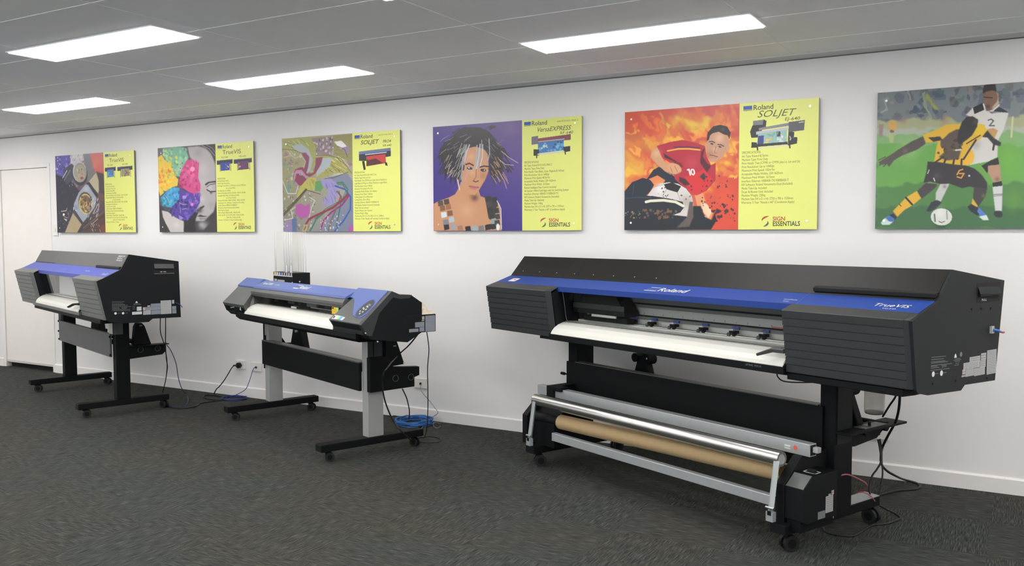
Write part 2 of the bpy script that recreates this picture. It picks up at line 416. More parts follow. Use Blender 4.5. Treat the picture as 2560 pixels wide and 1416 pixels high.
# ------------------------------------------------------------------ posters
PW, PH, PT = 1.188, 0.748, 0.010
def rasterise(prims, W, H, nx, ny, rect):
    """paints flat shapes (mm coordinates, y down) on a grid of colours"""
    x0, y0, x1, y1 = rect
    gx, gy = np.meshgrid(np.linspace(x0, x1, nx), np.linspace(y0, y1, ny))
    g0x, g0y = gx, gy
    img = np.zeros((ny, nx, 3))
    cell = (x1 - x0) / nx
    def put(mask, col, soft=0):
        for _ in range(int(soft * 1.7 + 0.5)):
            p = np.pad(mask, 1, mode='edge')
            mask = (p[:-2, 1:-1] + p[2:, 1:-1] + p[1:-1, :-2] + p[1:-1, 2:] + p[1:-1, 1:-1] * 2) / 6
        nonlocal img
        img = img * (1 - mask[..., None]) + np.array(col, float) * mask[..., None]
    def inpoly(pts):
        m = np.zeros(gx.shape, bool); n = len(pts)
        for i in range(n):
            xa, ya = pts[i]; xb, yb = pts[(i + 1) % n]
            if ya == yb: continue
            c = ((ya > gy) != (yb > gy)) & (gx < (xb - xa) * (gy - ya) / (yb - ya) + xa)
            m ^= c
        return m.astype(float)
    def seg(pts, w_):
        m = np.zeros(gx.shape)
        for (xa, ya), (xb, yb) in zip(pts[:-1], pts[1:]):
            dx, dy = xb - xa, yb - ya; q = dx * dx + dy * dy + 1e-9
            t = np.clip(((gx - xa) * dx + (gy - ya) * dy) / q, 0, 1)
            dd = np.hypot(gx - xa - t * dx, gy - ya - t * dy)
            m = np.maximum(m, np.clip((w_ / 2 - dd) / cell + 0.5, 0, 1))
        return m
    for p in prims:
        t = p[0]
        if t == 'w':
            gx, gy = g0x.copy(), g0y.copy()
            if p[1]:
                amp, sc = p[1], float(p[2])
                for o_ in range(3):
                    rg = np.random.RandomState(11 + o_); A_ = amp / (2 ** o_)
                    for q_ in range(5):
                        kx, ky = rg.randn(2) / sc * 2.2 * 2 ** o_; ph = rg.rand(2) * 6.28; f_ = kx * g0x + ky * g0y
                        gx = gx + A_ * 0.5 * np.sin(f_ + ph[0]); gy = gy + A_ * 0.5 * np.sin(f_ * 1.13 + ph[1])
        elif t == 'g':
            fx = ((gx - x0) / (x1 - x0))[..., None]; fy = ((gy - y0) / (y1 - y0))[..., None]
            a, b, c, d_ = [np.array(q, float) for q in p[1]]
            img = (a * (1 - fx) + b * fx) * (1 - fy) + (d_ * (1 - fx) + c * fx) * fy
        elif t == 'p': put(inpoly(p[2]), p[1], p[3])
        elif t == 'l': put(seg(p[3], p[2]), p[1])
        elif t == 'b':
            d2 = ((gx - p[2]) / p[4]) ** 2 + ((gy - p[3]) / p[5]) ** 2
            put(np.exp(-d2 * 1.6) * p[6], p[1])
        elif t == 'n':
            rg = random.Random(p[2] * 77 + p[3]); X0, Y0, X1, Y1 = p[4]
            for _ in range(p[3]):
                cx, cy, r = rg.uniform(X0, X1), rg.uniform(Y0, Y1), rg.uniform(p[5], p[6]); k = rg.randint(5, 8); ph = rg.random() * 6
                c = [max(0, min(255, v * rg.uniform(0.9, 1.1))) for v in p[1]]
                pts = [(cx + r * rg.uniform(0.5, 1.1) * math.cos(ph + 6.283 * i / k), cy + r * rg.uniform(0.5, 1.1) * math.sin(ph + 6.283 * i / k)) for i in range(k)]
                put(inpoly(pts) * 0.75, c, p[7] if len(p) > 7 else (1 if r > 14 else 0))
        elif t == 's':
            rg = random.Random(p[2] * 13 + p[3]); X0, Y0, X1, Y1 = p[4]; a = R(p[7])
            for _ in range(p[3]):
                cx, cy = rg.uniform(X0, X1), rg.uniform(Y0, Y1); l = p[5] * rg.uniform(0.5, 1.1) / 2; aa = a + rg.uniform(-0.18, 0.18)
                c = [max(0, min(255, v * rg.uniform(0.85, 1.12))) for v in p[1]]
                put(seg([(cx - l * math.cos(aa), cy - l * math.sin(aa)), (cx + l * math.cos(aa), cy + l * math.sin(aa))], p[6]) * 0.85, c)
    return img
def print_mesh(name, prims, rect, nx, ny, parent, y):
    x0, y0, x1, y1 = rect
    img = np.clip(rasterise(prims, 0, 0, nx, ny, rect) / 255.0, 0, 1)
    li = np.where(img <= 0.04045, img / 12.92, ((img + 0.055) / 1.055) ** 2.4)
    me = bpy.data.meshes.new(name)
    gx, gz = np.meshgrid(np.linspace(x0, x1, nx) / 1000.0, PH - np.linspace(y0, y1, ny) / 1000.0)
    co = np.stack([gx, np.full_like(gx, y), gz], -1).reshape(-1, 3)
    i = np.arange((ny - 1) * nx).reshape(ny - 1, nx)[:, :-1].ravel()
    f = np.stack([i, i + nx, i + nx + 1, i + 1], -1)
    me.vertices.add(len(co)); me.vertices.foreach_set('co', co.ravel())
    me.loops.add(f.size); me.loops.foreach_set('vertex_index', f.ravel().astype(np.int32))
    me.polygons.add(len(f)); me.polygons.foreach_set('loop_start', (np.arange(len(f)) * 4).astype(np.int32))
    me.update(calc_edges=True)
    at = me.color_attributes.new('print', 'FLOAT_COLOR', 'POINT')
    at.data.foreach_set('color', np.concatenate([li.reshape(-1, 3), np.ones((nx * ny, 1))], 1).ravel())
    me.materials.append(PRINT)
    o = bpy.data.objects.new(name, me); C.objects.link(o); o.parent = parent
    return o
ART = {
 1: dict(seam=749, res=(165, 235), prims=[
  ('g',[(120,112,150),(170,110,100),(60,50,56),(40,44,56)]),
  ('p',(96,86,170),[[0,-5],[245,0],[259,49],[113,205],[7,177]],2),
  ('n',(160,156,210),1,26,[-2,7,243,187],6.2,18.5),
  ('n',(60,56,120),2,22,[-2,7,243,187],6.2,18.5),
  ('n',(220,220,230),3,10,[-3,9,80,129],3.9,10.9),
  ('p',(200,196,200),[[246,-6],[484,0],[459,58],[300,110],[246,78]],3),
  ('s',(238,238,238),4,34,[228,6,475,142],30,4.5,-43),
  ('s',(130,126,136),5,30,[228,6,475,142],30,3.8,-43),
  ('p',(120,118,124),[[437,-2],[559,1],[623,182],[511,272],[471,117]],4),
  ('p',(206,100,90),[[540,0],[747,2],[746,233],[680,254],[615,170]],3),
  ('b',(222,116,100),643,77,73,47,0.7),
  ('b',(180,70,60),713,197,55,35,0.7),
  ('b',(226,130,110),602,122,46,29,0.5),
  ('p',(46,46,62),[[2,177],[113,205],[212,202],[315,314],[369,351],[271,530],[118,749],[-3,749]],3),
  ('s',(96,100,120),6,22,[52,202,316,407],20,3.9,-43),
  ('s',(200,200,210),7,16,[138,192,341,312],18,4.6,52),
  ('p',(70,72,88),[[121,139],[255,84],[337,129],[266,240],[163,285]],3),
  ('l',(220,220,226),7.7,[[112,217],[184,147]]),
  ('l',(150,150,160),6.2,[[139,236],[238,143]]),
  ('p',(60,60,66),[[502,185],[498,227],[477,264],[443,289],[399,300],[354,294],[313,273],[284,238],[270,197],[274,154],[296,117],[331,92],[375,82],[420,88],[460,110],[489,144]],1),
  ('p',(196,194,196),[[488,162],[484,200],[465,234],[433,257],[393,267],[352,262],[314,242],[287,210],[275,172],[279,133],[298,99],[331,76],[371,66],[412,72],[449,92],[476,124]],1),
  ('p',(150,146,146),[[483,168],[480,204],[463,235],[435,257],[399,266],[362,261],[329,243],[305,213],[293,178],[297,141],[314,110],[343,88],[379,80],[416,85],[448,104],[472,133]],1),
  ('p',(168,160,136),[[469,176],[467,208],[452,235],[427,255],[396,263],[363,258],[333,242],[312,216],[302,184],[305,152],[320,124],[346,105],[377,97],[410,102],[439,119],[460,145]],1),
  ('n',(190,182,150),8,16,[321,114,455,244],7.5,19.6),
  ('n',(120,106,90),9,18,[321,114,455,244],4.5,12.0),
  ('p',(150,80,90),[[434,228],[432,233],[426,238],[419,241],[410,241],[401,240],[394,237],[390,232],[389,226],[391,221],[396,217],[404,214],[413,213],[422,214],[429,218],[433,222]],2),
  ('p',(186,178,146),[[521,263],[632,182],[669,265],[669,353],[653,379],[580,321]],1),
  ('p',(70,60,62),[[633,170],[749,204],[747,396],[668,371],[671,254]],5),
  ('p',(50,48,54),[[482,277],[529,273],[656,394],[634,423],[488,307]],1),
  ('p',(160,166,178),[[471,288],[508,296],[630,423],[597,511],[412,653],[272,524],[278,470],[358,363]],1),
  ('b',(200,206,216),476,330,57,36,0.6),
  ('b',(120,128,142),313,506,48,30,0.6),
  ('l',(236,238,240),7.7,[[270,506],[271,530],[309,537]]),
  ('p',(84,68,46),[[562,451],[560,490],[543,525],[513,550],[474,561],[432,558],[394,539],[365,509],[350,471],[352,431],[370,396],[400,372],[440,361],[481,365],[519,383],[547,414]],1),
  ('p',(204,190,134),[[561,467],[560,505],[543,539],[514,564],[476,575],[436,571],[399,553],[371,523],[357,485],[359,446],[375,412],[405,388],[443,377],[483,381],[520,399],[547,429]],1),
  ('p',(120,98,66),[[548,468],[547,501],[533,531],[508,552],[476,562],[442,558],[410,542],[387,516],[374,484],[375,450],[390,421],[415,400],[447,390],[481,394],[513,410],[536,436]],1),
  ('n',(196,168,96),11,24,[392,413,544,557],7.5,18.1),
  ('n',(70,52,48),12,20,[396,402,556,509],7.5,19.6),
  ('n',(214,196,140),13,18,[388,485,540,557],6.0,13.6),
  ('l',(58,60,74),15.4,[[281,530],[342,592],[411,659]]),
  ('p',(176,158,122),[[258,557],[390,671],[314,749],[118,749]],1),
  ('s',(214,216,222),14,30,[482,428,724,642],45,7.4,-53),
  ('s',(60,60,74),15,26,[482,428,724,642],45,6.7,-53),
  ('p',(86,60,54),[[383,737],[741,543],[748,748],[382,748]],3),
  ('l',(210,190,180),5.3,[[542,671],[641,618]]),
  ('l',(110,90,84),10.7,[[406,707],[731,554]]),
  ('l',(60,40,38),9.1,[[442,725],[737,584]]),
  ('s',(206,204,204),16,14,[529,666,688,743],22,5.2,65),
  ('p',(120,60,50),[[671,690],[752,666],[748,748],[683,748]],3),
  ('l',(206,196,170),7.1,[[73,540],[153,535],[166,510]]),
  ('l',(170,150,130),7.0,[[110,565],[116,595],[175,602]]),
  ('p',(236,232,224),[[127,572],[125,577],[121,581],[116,583],[109,584],[103,583],[99,581],[96,577],[95,572],[97,567],[101,563],[106,561],[112,560],[118,561],[123,563],[126,567]],0),
  ('p',(200,190,176),[[105,608],[163,620],[151,639]],0),
  ('l',(130,100,84),9.3,[[181,547],[194,608]]),
  ('s',(170,176,190),18,20,[22,528,220,737],11,3.9,29),
 ]),
 2: dict(seam=740, res=(190, 250), prims=[
  ('g',[(110,108,110),(84,82,84),(50,48,52),(60,58,62)]),
  ('p',(176,170,170),[[392,9],[529,10],[644,44],[722,111],[737,192],[737,307],[736,481],[704,573],[580,654],[478,654],[448,594],[501,359],[523,184],[419,98]],6),
  ('b',(196,190,190),581,204,93,64,0.7),
  ('b',(190,184,184),573,314,76,53,0.6),
  ('b',(150,146,148),524,68,59,41,0.6),
  ('p',(60,58,60),[[580,1],[739,0],[745,164],[719,151],[683,75],[628,32]],5),
  ('l',(150,146,146),6.3,[[580,6],[661,39],[731,100]]),
  ('l',(130,126,126),5.5,[[630,3],[703,36],[741,77]]),
  ('l',(160,156,156),4.9,[[495,8],[612,31],[690,98],[727,152]]),
  ('p',(46,44,46),[[600,338],[640,319],[736,313],[735,325],[656,328],[612,350]],2),
  ('b',(206,200,200),669,369,38,27,0.7),
  ('l',(70,66,68),5.6,[[624,362],[663,343],[732,336]]),
  ('l',(40,38,40),9.1,[[622,385],[667,404],[729,403]]),
  ('b',(60,58,60),675,413,18,13,0.7),
  ('b',(200,196,196),561,466,42,29,0.7),
  ('p',(50,46,50),[[530,536],[582,519],[590,528],[555,548],[520,559]],3),
  ('b',(60,56,60),528,560,43,30,0.8),
  ('b',(150,146,148),675,515,58,41,0.4),
  ('p',(34,32,36),[[414,582],[520,548],[500,595],[461,654],[470,750],[322,750],[331,641]],6),
  ('p',(52,50,54),[[494,612],[534,598],[567,607],[634,614],[583,619],[532,620]],1),
  ('p',(140,134,136),[[506,618],[583,620],[630,617],[598,640],[530,645]],2),
  ('l',(210,206,206),3.6,[[506,618],[549,622],[617,619]]),
  ('b',(176,172,172),577,696,76,53,0.8),
  ('b',(190,186,186),544,684,43,30,0.6),
  ('p',(60,58,62),[[471,737],[574,731],[699,643],[744,597],[737,750],[470,750]],7),
  ('p',(50,48,52),[[7,504],[98,554],[200,628],[135,750],[-5,750]],3),
  ('p',(196,188,186),[[35,553],[115,566],[209,616],[321,653],[318,750],[144,750],[88,676],[47,614]],3),
  ('b',(214,206,204),230,688,53,36,0.7),
  ('p',(122,176,148),[[69,5],[217,1],[322,5],[380,49],[402,97],[370,166],[305,217],[283,261],[231,256],[173,207],[118,121],[68,71]],2),
  ('n',(150,204,172),1,26,[82,13,374,220],14.5,31.9),
  ('n',(96,150,126),2,22,[81,13,373,244],8.7,21.7),
  ('n',(186,214,150),3,8,[79,7,142,84],10.2,21.9),
  ('p',(222,192,66),[[3,80],[51,58],[92,108],[160,146],[214,244],[264,287],[250,341],[187,351],[95,385],[18,425],[0,370],[0,225]],2),
  ('n',(230,170,60),4,30,[0,109,242,349],11.7,32.3),
  ('n',(236,206,70),5,24,[-2,86,249,403],10.3,26.4),
  ('n',(214,120,54),6,24,[-2,192,159,336],7.4,23.6),
  ('n',(196,206,80),7,14,[129,136,262,267],8.7,20.4),
  ('n',(240,190,60),17,14,[6,312,168,409],11.8,26.6),
  ('p',(204,70,130),[[315,194],[382,120],[452,117],[517,155],[535,144],[516,277],[546,337],[541,395],[461,429],[378,391],[327,366],[270,317],[283,264]],2),
  ('n',(222,96,152),8,22,[303,133,518,356],15.7,35.7),
  ('n',(178,44,106),9,26,[284,133,542,392],8.6,21.4),
  ('n',(150,30,70),10,12,[262,271,349,354],7.2,18.8),
  ('p',(240,150,186),[[478,203],[476,211],[469,218],[459,223],[448,224],[436,222],[427,217],[422,209],[420,201],[423,192],[430,185],[440,181],[451,180],[462,182],[471,187],[477,194]],2),
  ('p',(60,150,196),[[26,438],[113,385],[187,351],[275,359],[285,449],[248,472],[172,531],[101,524],[39,499]],2),
  ('n',(84,176,214),11,26,[36,368,277,506],11.8,26.4),
  ('n',(34,96,150),12,26,[23,386,283,567],7.4,19.1),
  ('n',(30,130,130),13,12,[14,439,123,517],7.4,17.8),
  ('p',(84,62,150),[[275,365],[360,391],[462,417],[540,407],[533,495],[467,571],[374,647],[287,640],[210,610],[149,585],[173,519],[266,472]],2),
  ('n',(116,88,190),14,26,[264,392,533,594],10.1,25.8),
  ('n',(44,34,96),15,36,[153,473,469,629],7.3,20.3),
  ('n',(160,110,180),16,12,[390,399,536,511],10.0,21.4),
  ('p',(168,140,210),[[314,429],[370,427],[355,456],[311,455]],0),
  ('p',(150,130,210),[[255,598],[324,623],[269,646]],1),
  ('p',(110,90,190),[[343,605],[413,594],[370,650]],1),
  ('l',(200,200,220),3.6,[[264,490],[316,506],[364,504]]),
  ('l',(200,200,220),3.6,[[279,526],[283,580]]),
  ('l',(190,200,220),3.7,[[74,414],[124,458],[138,506]]),
  ('l',(200,200,226),3.6,[[304,548],[357,542]]),
  ('l',(60,40,110),2.9,[[327,366],[393,415]]),
  ('p',(220,130,190),[[452,508],[450,514],[446,518],[440,521],[432,522],[425,521],[419,518],[415,513],[414,508],[416,502],[421,498],[427,495],[434,494],[442,495],[448,498],[451,503]],1),
 ]),
 3: dict(seam=734, res=(200, 250), prims=[
  ('g',[(160,150,96),(170,160,130),(150,150,160),(130,130,120)]),
  ('n',(140,122,120),1,50,[-4,24,729,263],9.8,27.7),
  ('n',(196,190,182),2,60,[-15,93,348,751],6.7,16.8),
  ('n',(112,96,84),3,60,[-15,93,348,751],6.7,15.2),
  ('n',(160,150,96),4,40,[-9,71,353,575],6.7,18.5),
  ('p',(146,140,90),[[516,10],[734,4],[731,219],[547,157],[541,74]],3),
  ('l',(120,116,60),3.2,[[548,96],[568,83],[588,98]]),
  ('l',(120,116,60),3.2,[[569,126],[590,113],[610,128]]),
  ('l',(120,116,60),3.2,[[545,154],[566,141],[586,156]]),
  ('l',(120,116,60),3.2,[[567,184],[588,171],[607,186]]),
  ('l',(120,116,60),3.2,[[598,98],[619,85],[638,100]]),
  ('l',(120,116,60),3.2,[[620,128],[640,115],[660,130]]),
  ('l',(120,116,60),3.2,[[596,156],[616,143],[636,158]]),
  ('l',(120,116,60),3.2,[[618,186],[638,173],[657,188]]),
  ('l',(120,116,60),3.2,[[648,101],[668,88],[688,102]]),
  ('l',(120,116,60),3.2,[[670,130],[690,118],[709,132]]),
  ('l',(120,116,60),3.2,[[646,158],[666,145],[686,160]]),
  ('l',(120,116,60),3.2,[[667,188],[688,175],[707,190]]),
  ('l',(120,116,60),3.1,[[698,103],[718,90],[737,105]]),
  ('l',(120,116,60),3.1,[[719,132],[739,120],[758,134]]),
  ('l',(120,116,60),3.1,[[696,160],[716,147],[735,162]]),
  ('l',(120,116,60),3.1,[[717,190],[737,177],[756,192]]),
  ('p',(140,122,124),[[319,14],[525,11],[550,88],[510,156],[380,143],[334,99]],2),
  ('n',(206,198,196),5,26,[326,20,541,145],5.7,14.5),
  ('n',(100,84,90),6,24,[326,20,541,145],5.7,12.9),
  ('p',(232,228,226),[[551,53],[624,50],[668,86],[694,115],[622,112],[586,90]],1),
  ('p',(150,130,160),[[622,105],[695,94],[702,143],[675,155]],1),
  ('l',(90,70,90),4.8,[[586,90],[658,120],[683,176]]),
  ('n',(76,150,140),7,14,[21,196,140,428],6.8,17.0),
  ('p',(156,156,82),[[-1,9],[57,4],[301,-1],[363,79],[358,206],[298,268],[258,288],[281,217],[246,145],[170,106],[-2,84]],2),
  ('s',(196,196,140),8,16,[53,22,325,157],75,5.8,44),
  ('s',(104,104,48),9,12,[25,20,288,91],75,3.3,22),
  ('p',(164,172,176),[[114,61],[202,51],[286,97],[330,184],[297,275],[258,288],[282,203],[237,130],[132,90]],2),
  ('p',(160,156,78),[[360,164],[454,153],[583,179],[689,259],[723,316],[679,300],[597,291],[485,309],[409,328],[353,319]],2),
  ('s',(200,196,130),10,26,[413,178,672,296],72,5.6,33),
  ('s',(96,96,44),19,16,[413,178,672,310],72,3.2,33),
  ('p',(206,204,150),[[485,323],[597,298],[688,301],[596,326]],2),
  ('p',(166,174,180),[[425,173],[528,177],[507,239],[411,293],[362,320],[375,249]],2),
  ('p',(128,60,84),[[208,122],[256,124],[293,161],[280,232],[258,288],[306,289],[335,283],[357,220],[359,171],[435,165],[414,222],[354,291],[296,318],[220,287],[162,264],[133,255],[193,236],[241,237],[253,188]],2),
  ('p',(128,56,80),[[257,303],[260,330],[252,354],[235,372],[210,382],[182,381],[155,371],[134,351],[120,326],[117,300],[126,275],[143,257],[168,247],[196,248],[223,259],[244,279]],1),
  ('p',(180,130,160),[[124,284],[153,256],[211,258],[267,317],[256,331],[200,286],[151,285],[134,342],[186,387],[147,371],[122,327]],1),
  ('p',(180,190,200),[[215,292],[214,296],[211,298],[206,300],[200,301],[194,300],[189,298],[185,295],[184,292],[186,288],[189,286],[194,284],[200,283],[206,284],[211,286],[214,289]],0),
  ('p',(30,30,40),[[205,292],[204,294],[203,296],[200,297],[198,297],[195,297],[193,295],[192,294],[191,292],[192,290],[193,288],[196,287],[198,287],[201,287],[203,289],[204,290]],0),
  ('p',(176,172,84),[[246,345],[296,318],[362,327],[368,405],[329,419],[252,424],[202,459],[160,502],[153,459],[195,387]],1),
  ('s',(120,112,50),23,12,[255,325,351,404],25,3.3,54),
  ('p',(92,146,90),[[351,355],[408,349],[434,406],[405,434],[348,426]],2),
  ('p',(150,140,190),[[408,349],[484,330],[558,353],[593,396],[571,480],[532,536],[476,549],[411,520],[479,464],[481,422],[426,392]],2),
  ('s',(96,88,140),24,16,[433,359,564,528],41,3.2,66),
  ('p',(122,128,150),[[485,323],[679,300],[739,371],[731,748],[391,750],[531,578],[683,440]],5),
  ('l',(90,84,60),22.5,[[-5,618],[150,502],[252,417]]),
  ('l',(60,50,36),4.3,[[-14,596],[131,502],[252,417],[404,456]]),
  ('l',(176,170,150),7.6,[[20,150],[100,139],[148,163],[207,143],[253,195],[231,244]]),
  ('l',(206,200,190),6.8,[[9,354],[54,442],[144,444],[166,386]]),
  ('l',(206,200,190),6.9,[[13,655],[104,641],[87,575],[148,546]]),
  ('l',(206,200,190),6.7,[[288,475],[345,505],[304,562],[281,641]]),
  ('p',(176,86,160),[[139,538],[189,524],[246,547],[286,518],[292,605],[242,641],[183,641],[136,604]],1),
  ('p',(176,86,160),[[682,713],[729,692],[732,752],[690,752]],1),
  ('l',(58,120,90),13.7,[[576,374],[631,369],[683,426],[644,509],[474,578],[357,649],[285,750]]),
  ('l',(36,80,60),4.0,[[580,388],[630,383],[665,432],[626,502],[456,570],[338,649]]),
  ('l',(40,90,160),12.9,[[556,395],[656,425],[709,482],[705,580],[638,664],[542,749]]),
  ('l',(44,110,96),11.3,[[573,437],[618,480],[606,551],[563,706]]),
  ('l',(150,40,110),14.3,[[691,475],[624,544],[511,599],[433,663],[391,750]]),
  ('l',(140,50,66),17.5,[[682,467],[531,564],[359,620],[280,649],[239,699]]),
  ('l',(150,44,90),9.6,[[592,438],[608,480],[588,522]]),
  ('l',(110,100,80),14.6,[[568,564],[518,649],[477,749]]),
  ('p',(196,170,120),[[255,728],[246,739],[235,748],[225,752],[216,752],[210,747],[208,738],[211,727],[217,715],[226,703],[237,695],[248,691],[256,691],[262,696],[264,705],[262,716]],1),
  ('p',(130,110,70),[[243,724],[237,732],[230,739],[224,742],[220,743],[218,740],[218,734],[221,727],[225,718],[232,710],[238,704],[244,701],[248,700],[251,703],[250,709],[248,716]],1),
  ('p',(90,110,150),[[94,648],[144,633],[148,751],[88,751]],2),
  ('p',(150,130,170),[[23,663],[93,655],[98,751],[3,752]],2),
  ('n',(210,206,200),29,30,[394,621,674,749],4.9,11.4),
  ('l',(60,54,40),3.3,[[360,150],[492,155],[619,188],[724,302]]),
  ('l',(60,54,40),3.4,[[-2,84],[131,97],[198,122]]),
  ('l',(50,40,40),3.3,[[447,336],[540,331],[688,294]]),
 ]),
 4: dict(seam=739, res=(210, 260), prims=[
  ('g',[(64,46,130),(106,80,140),(58,40,132),(58,40,128)]),
  ('b',(118,96,150),649,48,69,58,0.6),
  ('p',(202,146,106),[[1,552],[46,532],[131,510],[189,487],[223,440],[239,400],[386,458],[403,505],[467,527],[531,535],[563,569],[576,746],[0,748]],1),
  ('b',(216,166,128),289,605,91,75,0.7),
  ('b',(90,54,44),354,515,37,31,0.8),
  ('b',(150,96,70),338,490,33,27,0.6),
  ('l',(222,196,170),10.5,[[227,454],[214,399],[206,358]]),
  ('p',(204,148,108),[[247,225],[287,166],[368,157],[464,195],[473,327],[442,393],[386,471],[354,498],[305,490],[260,441],[235,359]],1),
  ('b',(222,172,134),328,228,41,33,0.6),
  ('b',(222,172,134),337,336,36,30,0.6),
  ('b',(168,112,80),426,365,32,27,0.6),
  ('b',(150,98,72),267,266,25,20,0.5),
  ('p',(36,30,34),[[63,216],[84,156],[130,98],[213,42],[295,20],[399,28],[471,57],[511,99],[558,147],[605,201],[575,239],[591,319],[560,370],[498,388],[473,327],[480,235],[432,173],[352,156],[295,167],[255,225],[247,332],[231,400],[189,357],[105,334],[89,272]],2),
  ('s',(36,30,34),31,30,[63,123,156,327],91,10.6,124),
  ('s',(40,32,34),32,24,[512,148,637,331],79,9.3,48),
  ('s',(36,30,34),33,16,[105,276,288,378],68,9.0,102),
  ('s',(60,48,44),34,14,[466,290,591,409],65,6.5,66),
  ('s',(36,30,34),35,14,[188,24,510,77],58,8.8,-23),
  ('s',(134,132,134),11,20,[80,74,303,195],67,3.7,-25),
  ('s',(190,184,178),12,22,[214,144,296,360],82,4.5,-68),
  ('s',(172,164,158),16,18,[105,221,214,356],60,4.5,-48),
  ('s',(196,154,118),14,16,[497,238,607,396],65,5.0,56),
  ('s',(160,160,164),21,10,[369,139,433,285],87,5.8,-86),
  ('s',(120,108,102),22,14,[448,118,558,236],58,3.6,46),
  ('l',(190,192,196),10.9,[[402,145],[391,231],[369,317]]),
  ('l',(206,206,208),6.5,[[424,147],[421,232],[401,298]]),
  ('l',(170,172,176),9.5,[[376,151],[369,230],[357,310]]),
  ('l',(186,182,180),5.8,[[475,110],[480,209],[465,261]]),
  ('l',(150,150,152),7.4,[[291,140],[267,225],[239,386]]),
  ('l',(196,198,202),6.6,[[312,141],[287,200],[267,279]]),
  ('l',(160,160,162),6.7,[[255,225],[247,319],[249,407]]),
  ('l',(182,168,160),5.0,[[574,200],[637,248],[706,287]]),
  ('l',(170,160,170),5.0,[[559,258],[606,293],[672,301]]),
  ('l',(120,100,110),4.3,[[542,153],[589,123]]),
  ('l',(196,160,130),5.0,[[544,330],[592,397],[616,457]]),
  ('l',(196,160,130),4.3,[[584,358],[630,424]]),
  ('l',(186,150,122),6.0,[[147,281],[122,342]]),
  ('l',(186,150,122),5.3,[[189,317],[164,363]]),
  ('l',(40,28,28),8.9,[[281,280],[312,273],[345,289]]),
  ('l',(40,28,28),8.8,[[401,303],[433,297],[469,302]]),
  ('p',(46,38,42),[[338,312],[336,315],[330,318],[322,318],[312,318],[303,316],[296,312],[291,308],[290,304],[292,301],[298,298],[306,297],[316,298],[325,300],[332,304],[337,308]],0),
  ('p',(230,226,224),[[319,307],[318,308],[316,309],[312,309],[308,309],[305,308],[302,307],[300,305],[299,304],[300,302],[303,301],[306,301],[310,301],[313,302],[316,303],[318,305]],0),
  ('p',(60,60,72),[[326,308],[326,311],[324,313],[322,314],[319,314],[316,314],[314,312],[312,310],[312,308],[312,306],[314,304],[316,302],[319,302],[322,303],[324,304],[326,306]],0),
  ('p',(46,38,42),[[451,328],[449,332],[443,335],[435,336],[426,336],[417,334],[410,331],[405,327],[403,323],[405,319],[411,316],[419,315],[428,315],[437,317],[445,320],[449,324]],0),
  ('p',(220,216,214),[[441,326],[441,328],[439,329],[437,330],[434,330],[430,329],[428,328],[426,327],[425,325],[426,324],[428,323],[430,322],[433,322],[437,322],[439,323],[441,325]],0),
  ('p',(60,60,72),[[433,326],[432,328],[431,330],[428,331],[426,331],[423,331],[420,330],[419,328],[418,325],[419,323],[420,321],[423,320],[425,319],[428,320],[431,321],[432,323]],0),
  ('l',(160,104,78),6.6,[[369,317],[366,370],[344,396]]),
  ('l',(96,56,46),7.4,[[344,398],[363,405],[386,399]]),
  ('p',(196,118,108),[[305,430],[337,427],[354,433],[386,436],[393,447],[354,461],[313,451]],1),
  ('l',(120,60,60),3.7,[[305,433],[354,442],[391,445]]),
  ('p',(60,50,52),[[435,503],[515,518],[547,542],[508,689],[468,661],[452,580]],0),
  ('p',(84,76,62),[[37,532],[82,527],[89,563],[42,571]],0),
  ('p',(70,64,56),[[90,523],[134,518],[141,554],[95,561]],0),
  ('p',(134,92,64),[[54,568],[99,564],[105,600],[60,607]],0),
  ('p',(156,104,72),[[105,559],[149,555],[156,591],[111,598]],0),
  ('p',(208,222,228),[[66,616],[111,611],[117,647],[71,655]],0),
  ('p',(132,88,62),[[119,605],[163,600],[170,636],[124,644]],0),
  ('p',(120,130,140),[[82,669],[126,664],[133,700],[87,708]],0),
  ('p',(176,192,204),[[133,651],[176,646],[183,682],[138,690]],0),
  ('p',(40,38,44),[[88,705],[133,700],[139,736],[94,744]],0),
  ('p',(150,160,170),[[148,701],[192,696],[198,732],[153,740]],0),
  ('p',(168,120,96),[[207,714],[250,709],[257,745],[212,753]],0),
  ('p',(28,26,30),[[273,718],[316,713],[323,749],[278,757]],0),
  ('p',(150,170,186),[[329,717],[372,712],[379,748],[334,756]],0),
  ('p',(120,118,122),[[385,715],[427,710],[434,745],[390,753]],0),
  ('p',(36,34,38),[[438,708],[480,703],[487,739],[443,746]],0),
  ('p',(40,36,40),[[491,703],[532,698],[539,733],[496,741]],0),
  ('p',(46,40,40),[[445,510],[486,505],[493,540],[450,547]],0),
  ('p',(40,36,38),[[496,518],[537,513],[543,548],[501,555]],0),
  ('p',(64,58,54),[[448,547],[490,542],[496,577],[453,584]],0),
  ('p',(52,48,48),[[499,551],[540,547],[547,581],[504,589]],0),
  ('p',(40,40,36),[[461,589],[503,584],[509,619],[466,626]],0),
  ('p',(44,44,40),[[509,593],[550,589],[557,624],[514,631]],0),
  ('p',(46,44,42),[[476,628],[517,623],[524,658],[481,666]],0),
  ('p',(60,56,54),[[516,635],[557,630],[564,665],[521,673]],0),
  ('p',(150,156,160),[[488,666],[529,661],[536,696],[493,703]],0),
  ('p',(34,32,34),[[453,705],[494,700],[501,735],[458,743]],0),
  ('p',(60,60,60),[[516,677],[557,672],[564,707],[521,714]],0),
  ('l',(200,206,214),7.3,[[539,542],[569,596],[574,736]]),
  ('p',(232,232,232),[[559,723],[558,732],[555,740],[550,745],[545,747],[539,745],[535,740],[531,732],[530,723],[531,713],[534,705],[539,700],[544,698],[550,700],[554,706],[558,713]],1),
 ]),
 5: dict(seam=734, res=(250, 290), prims=[
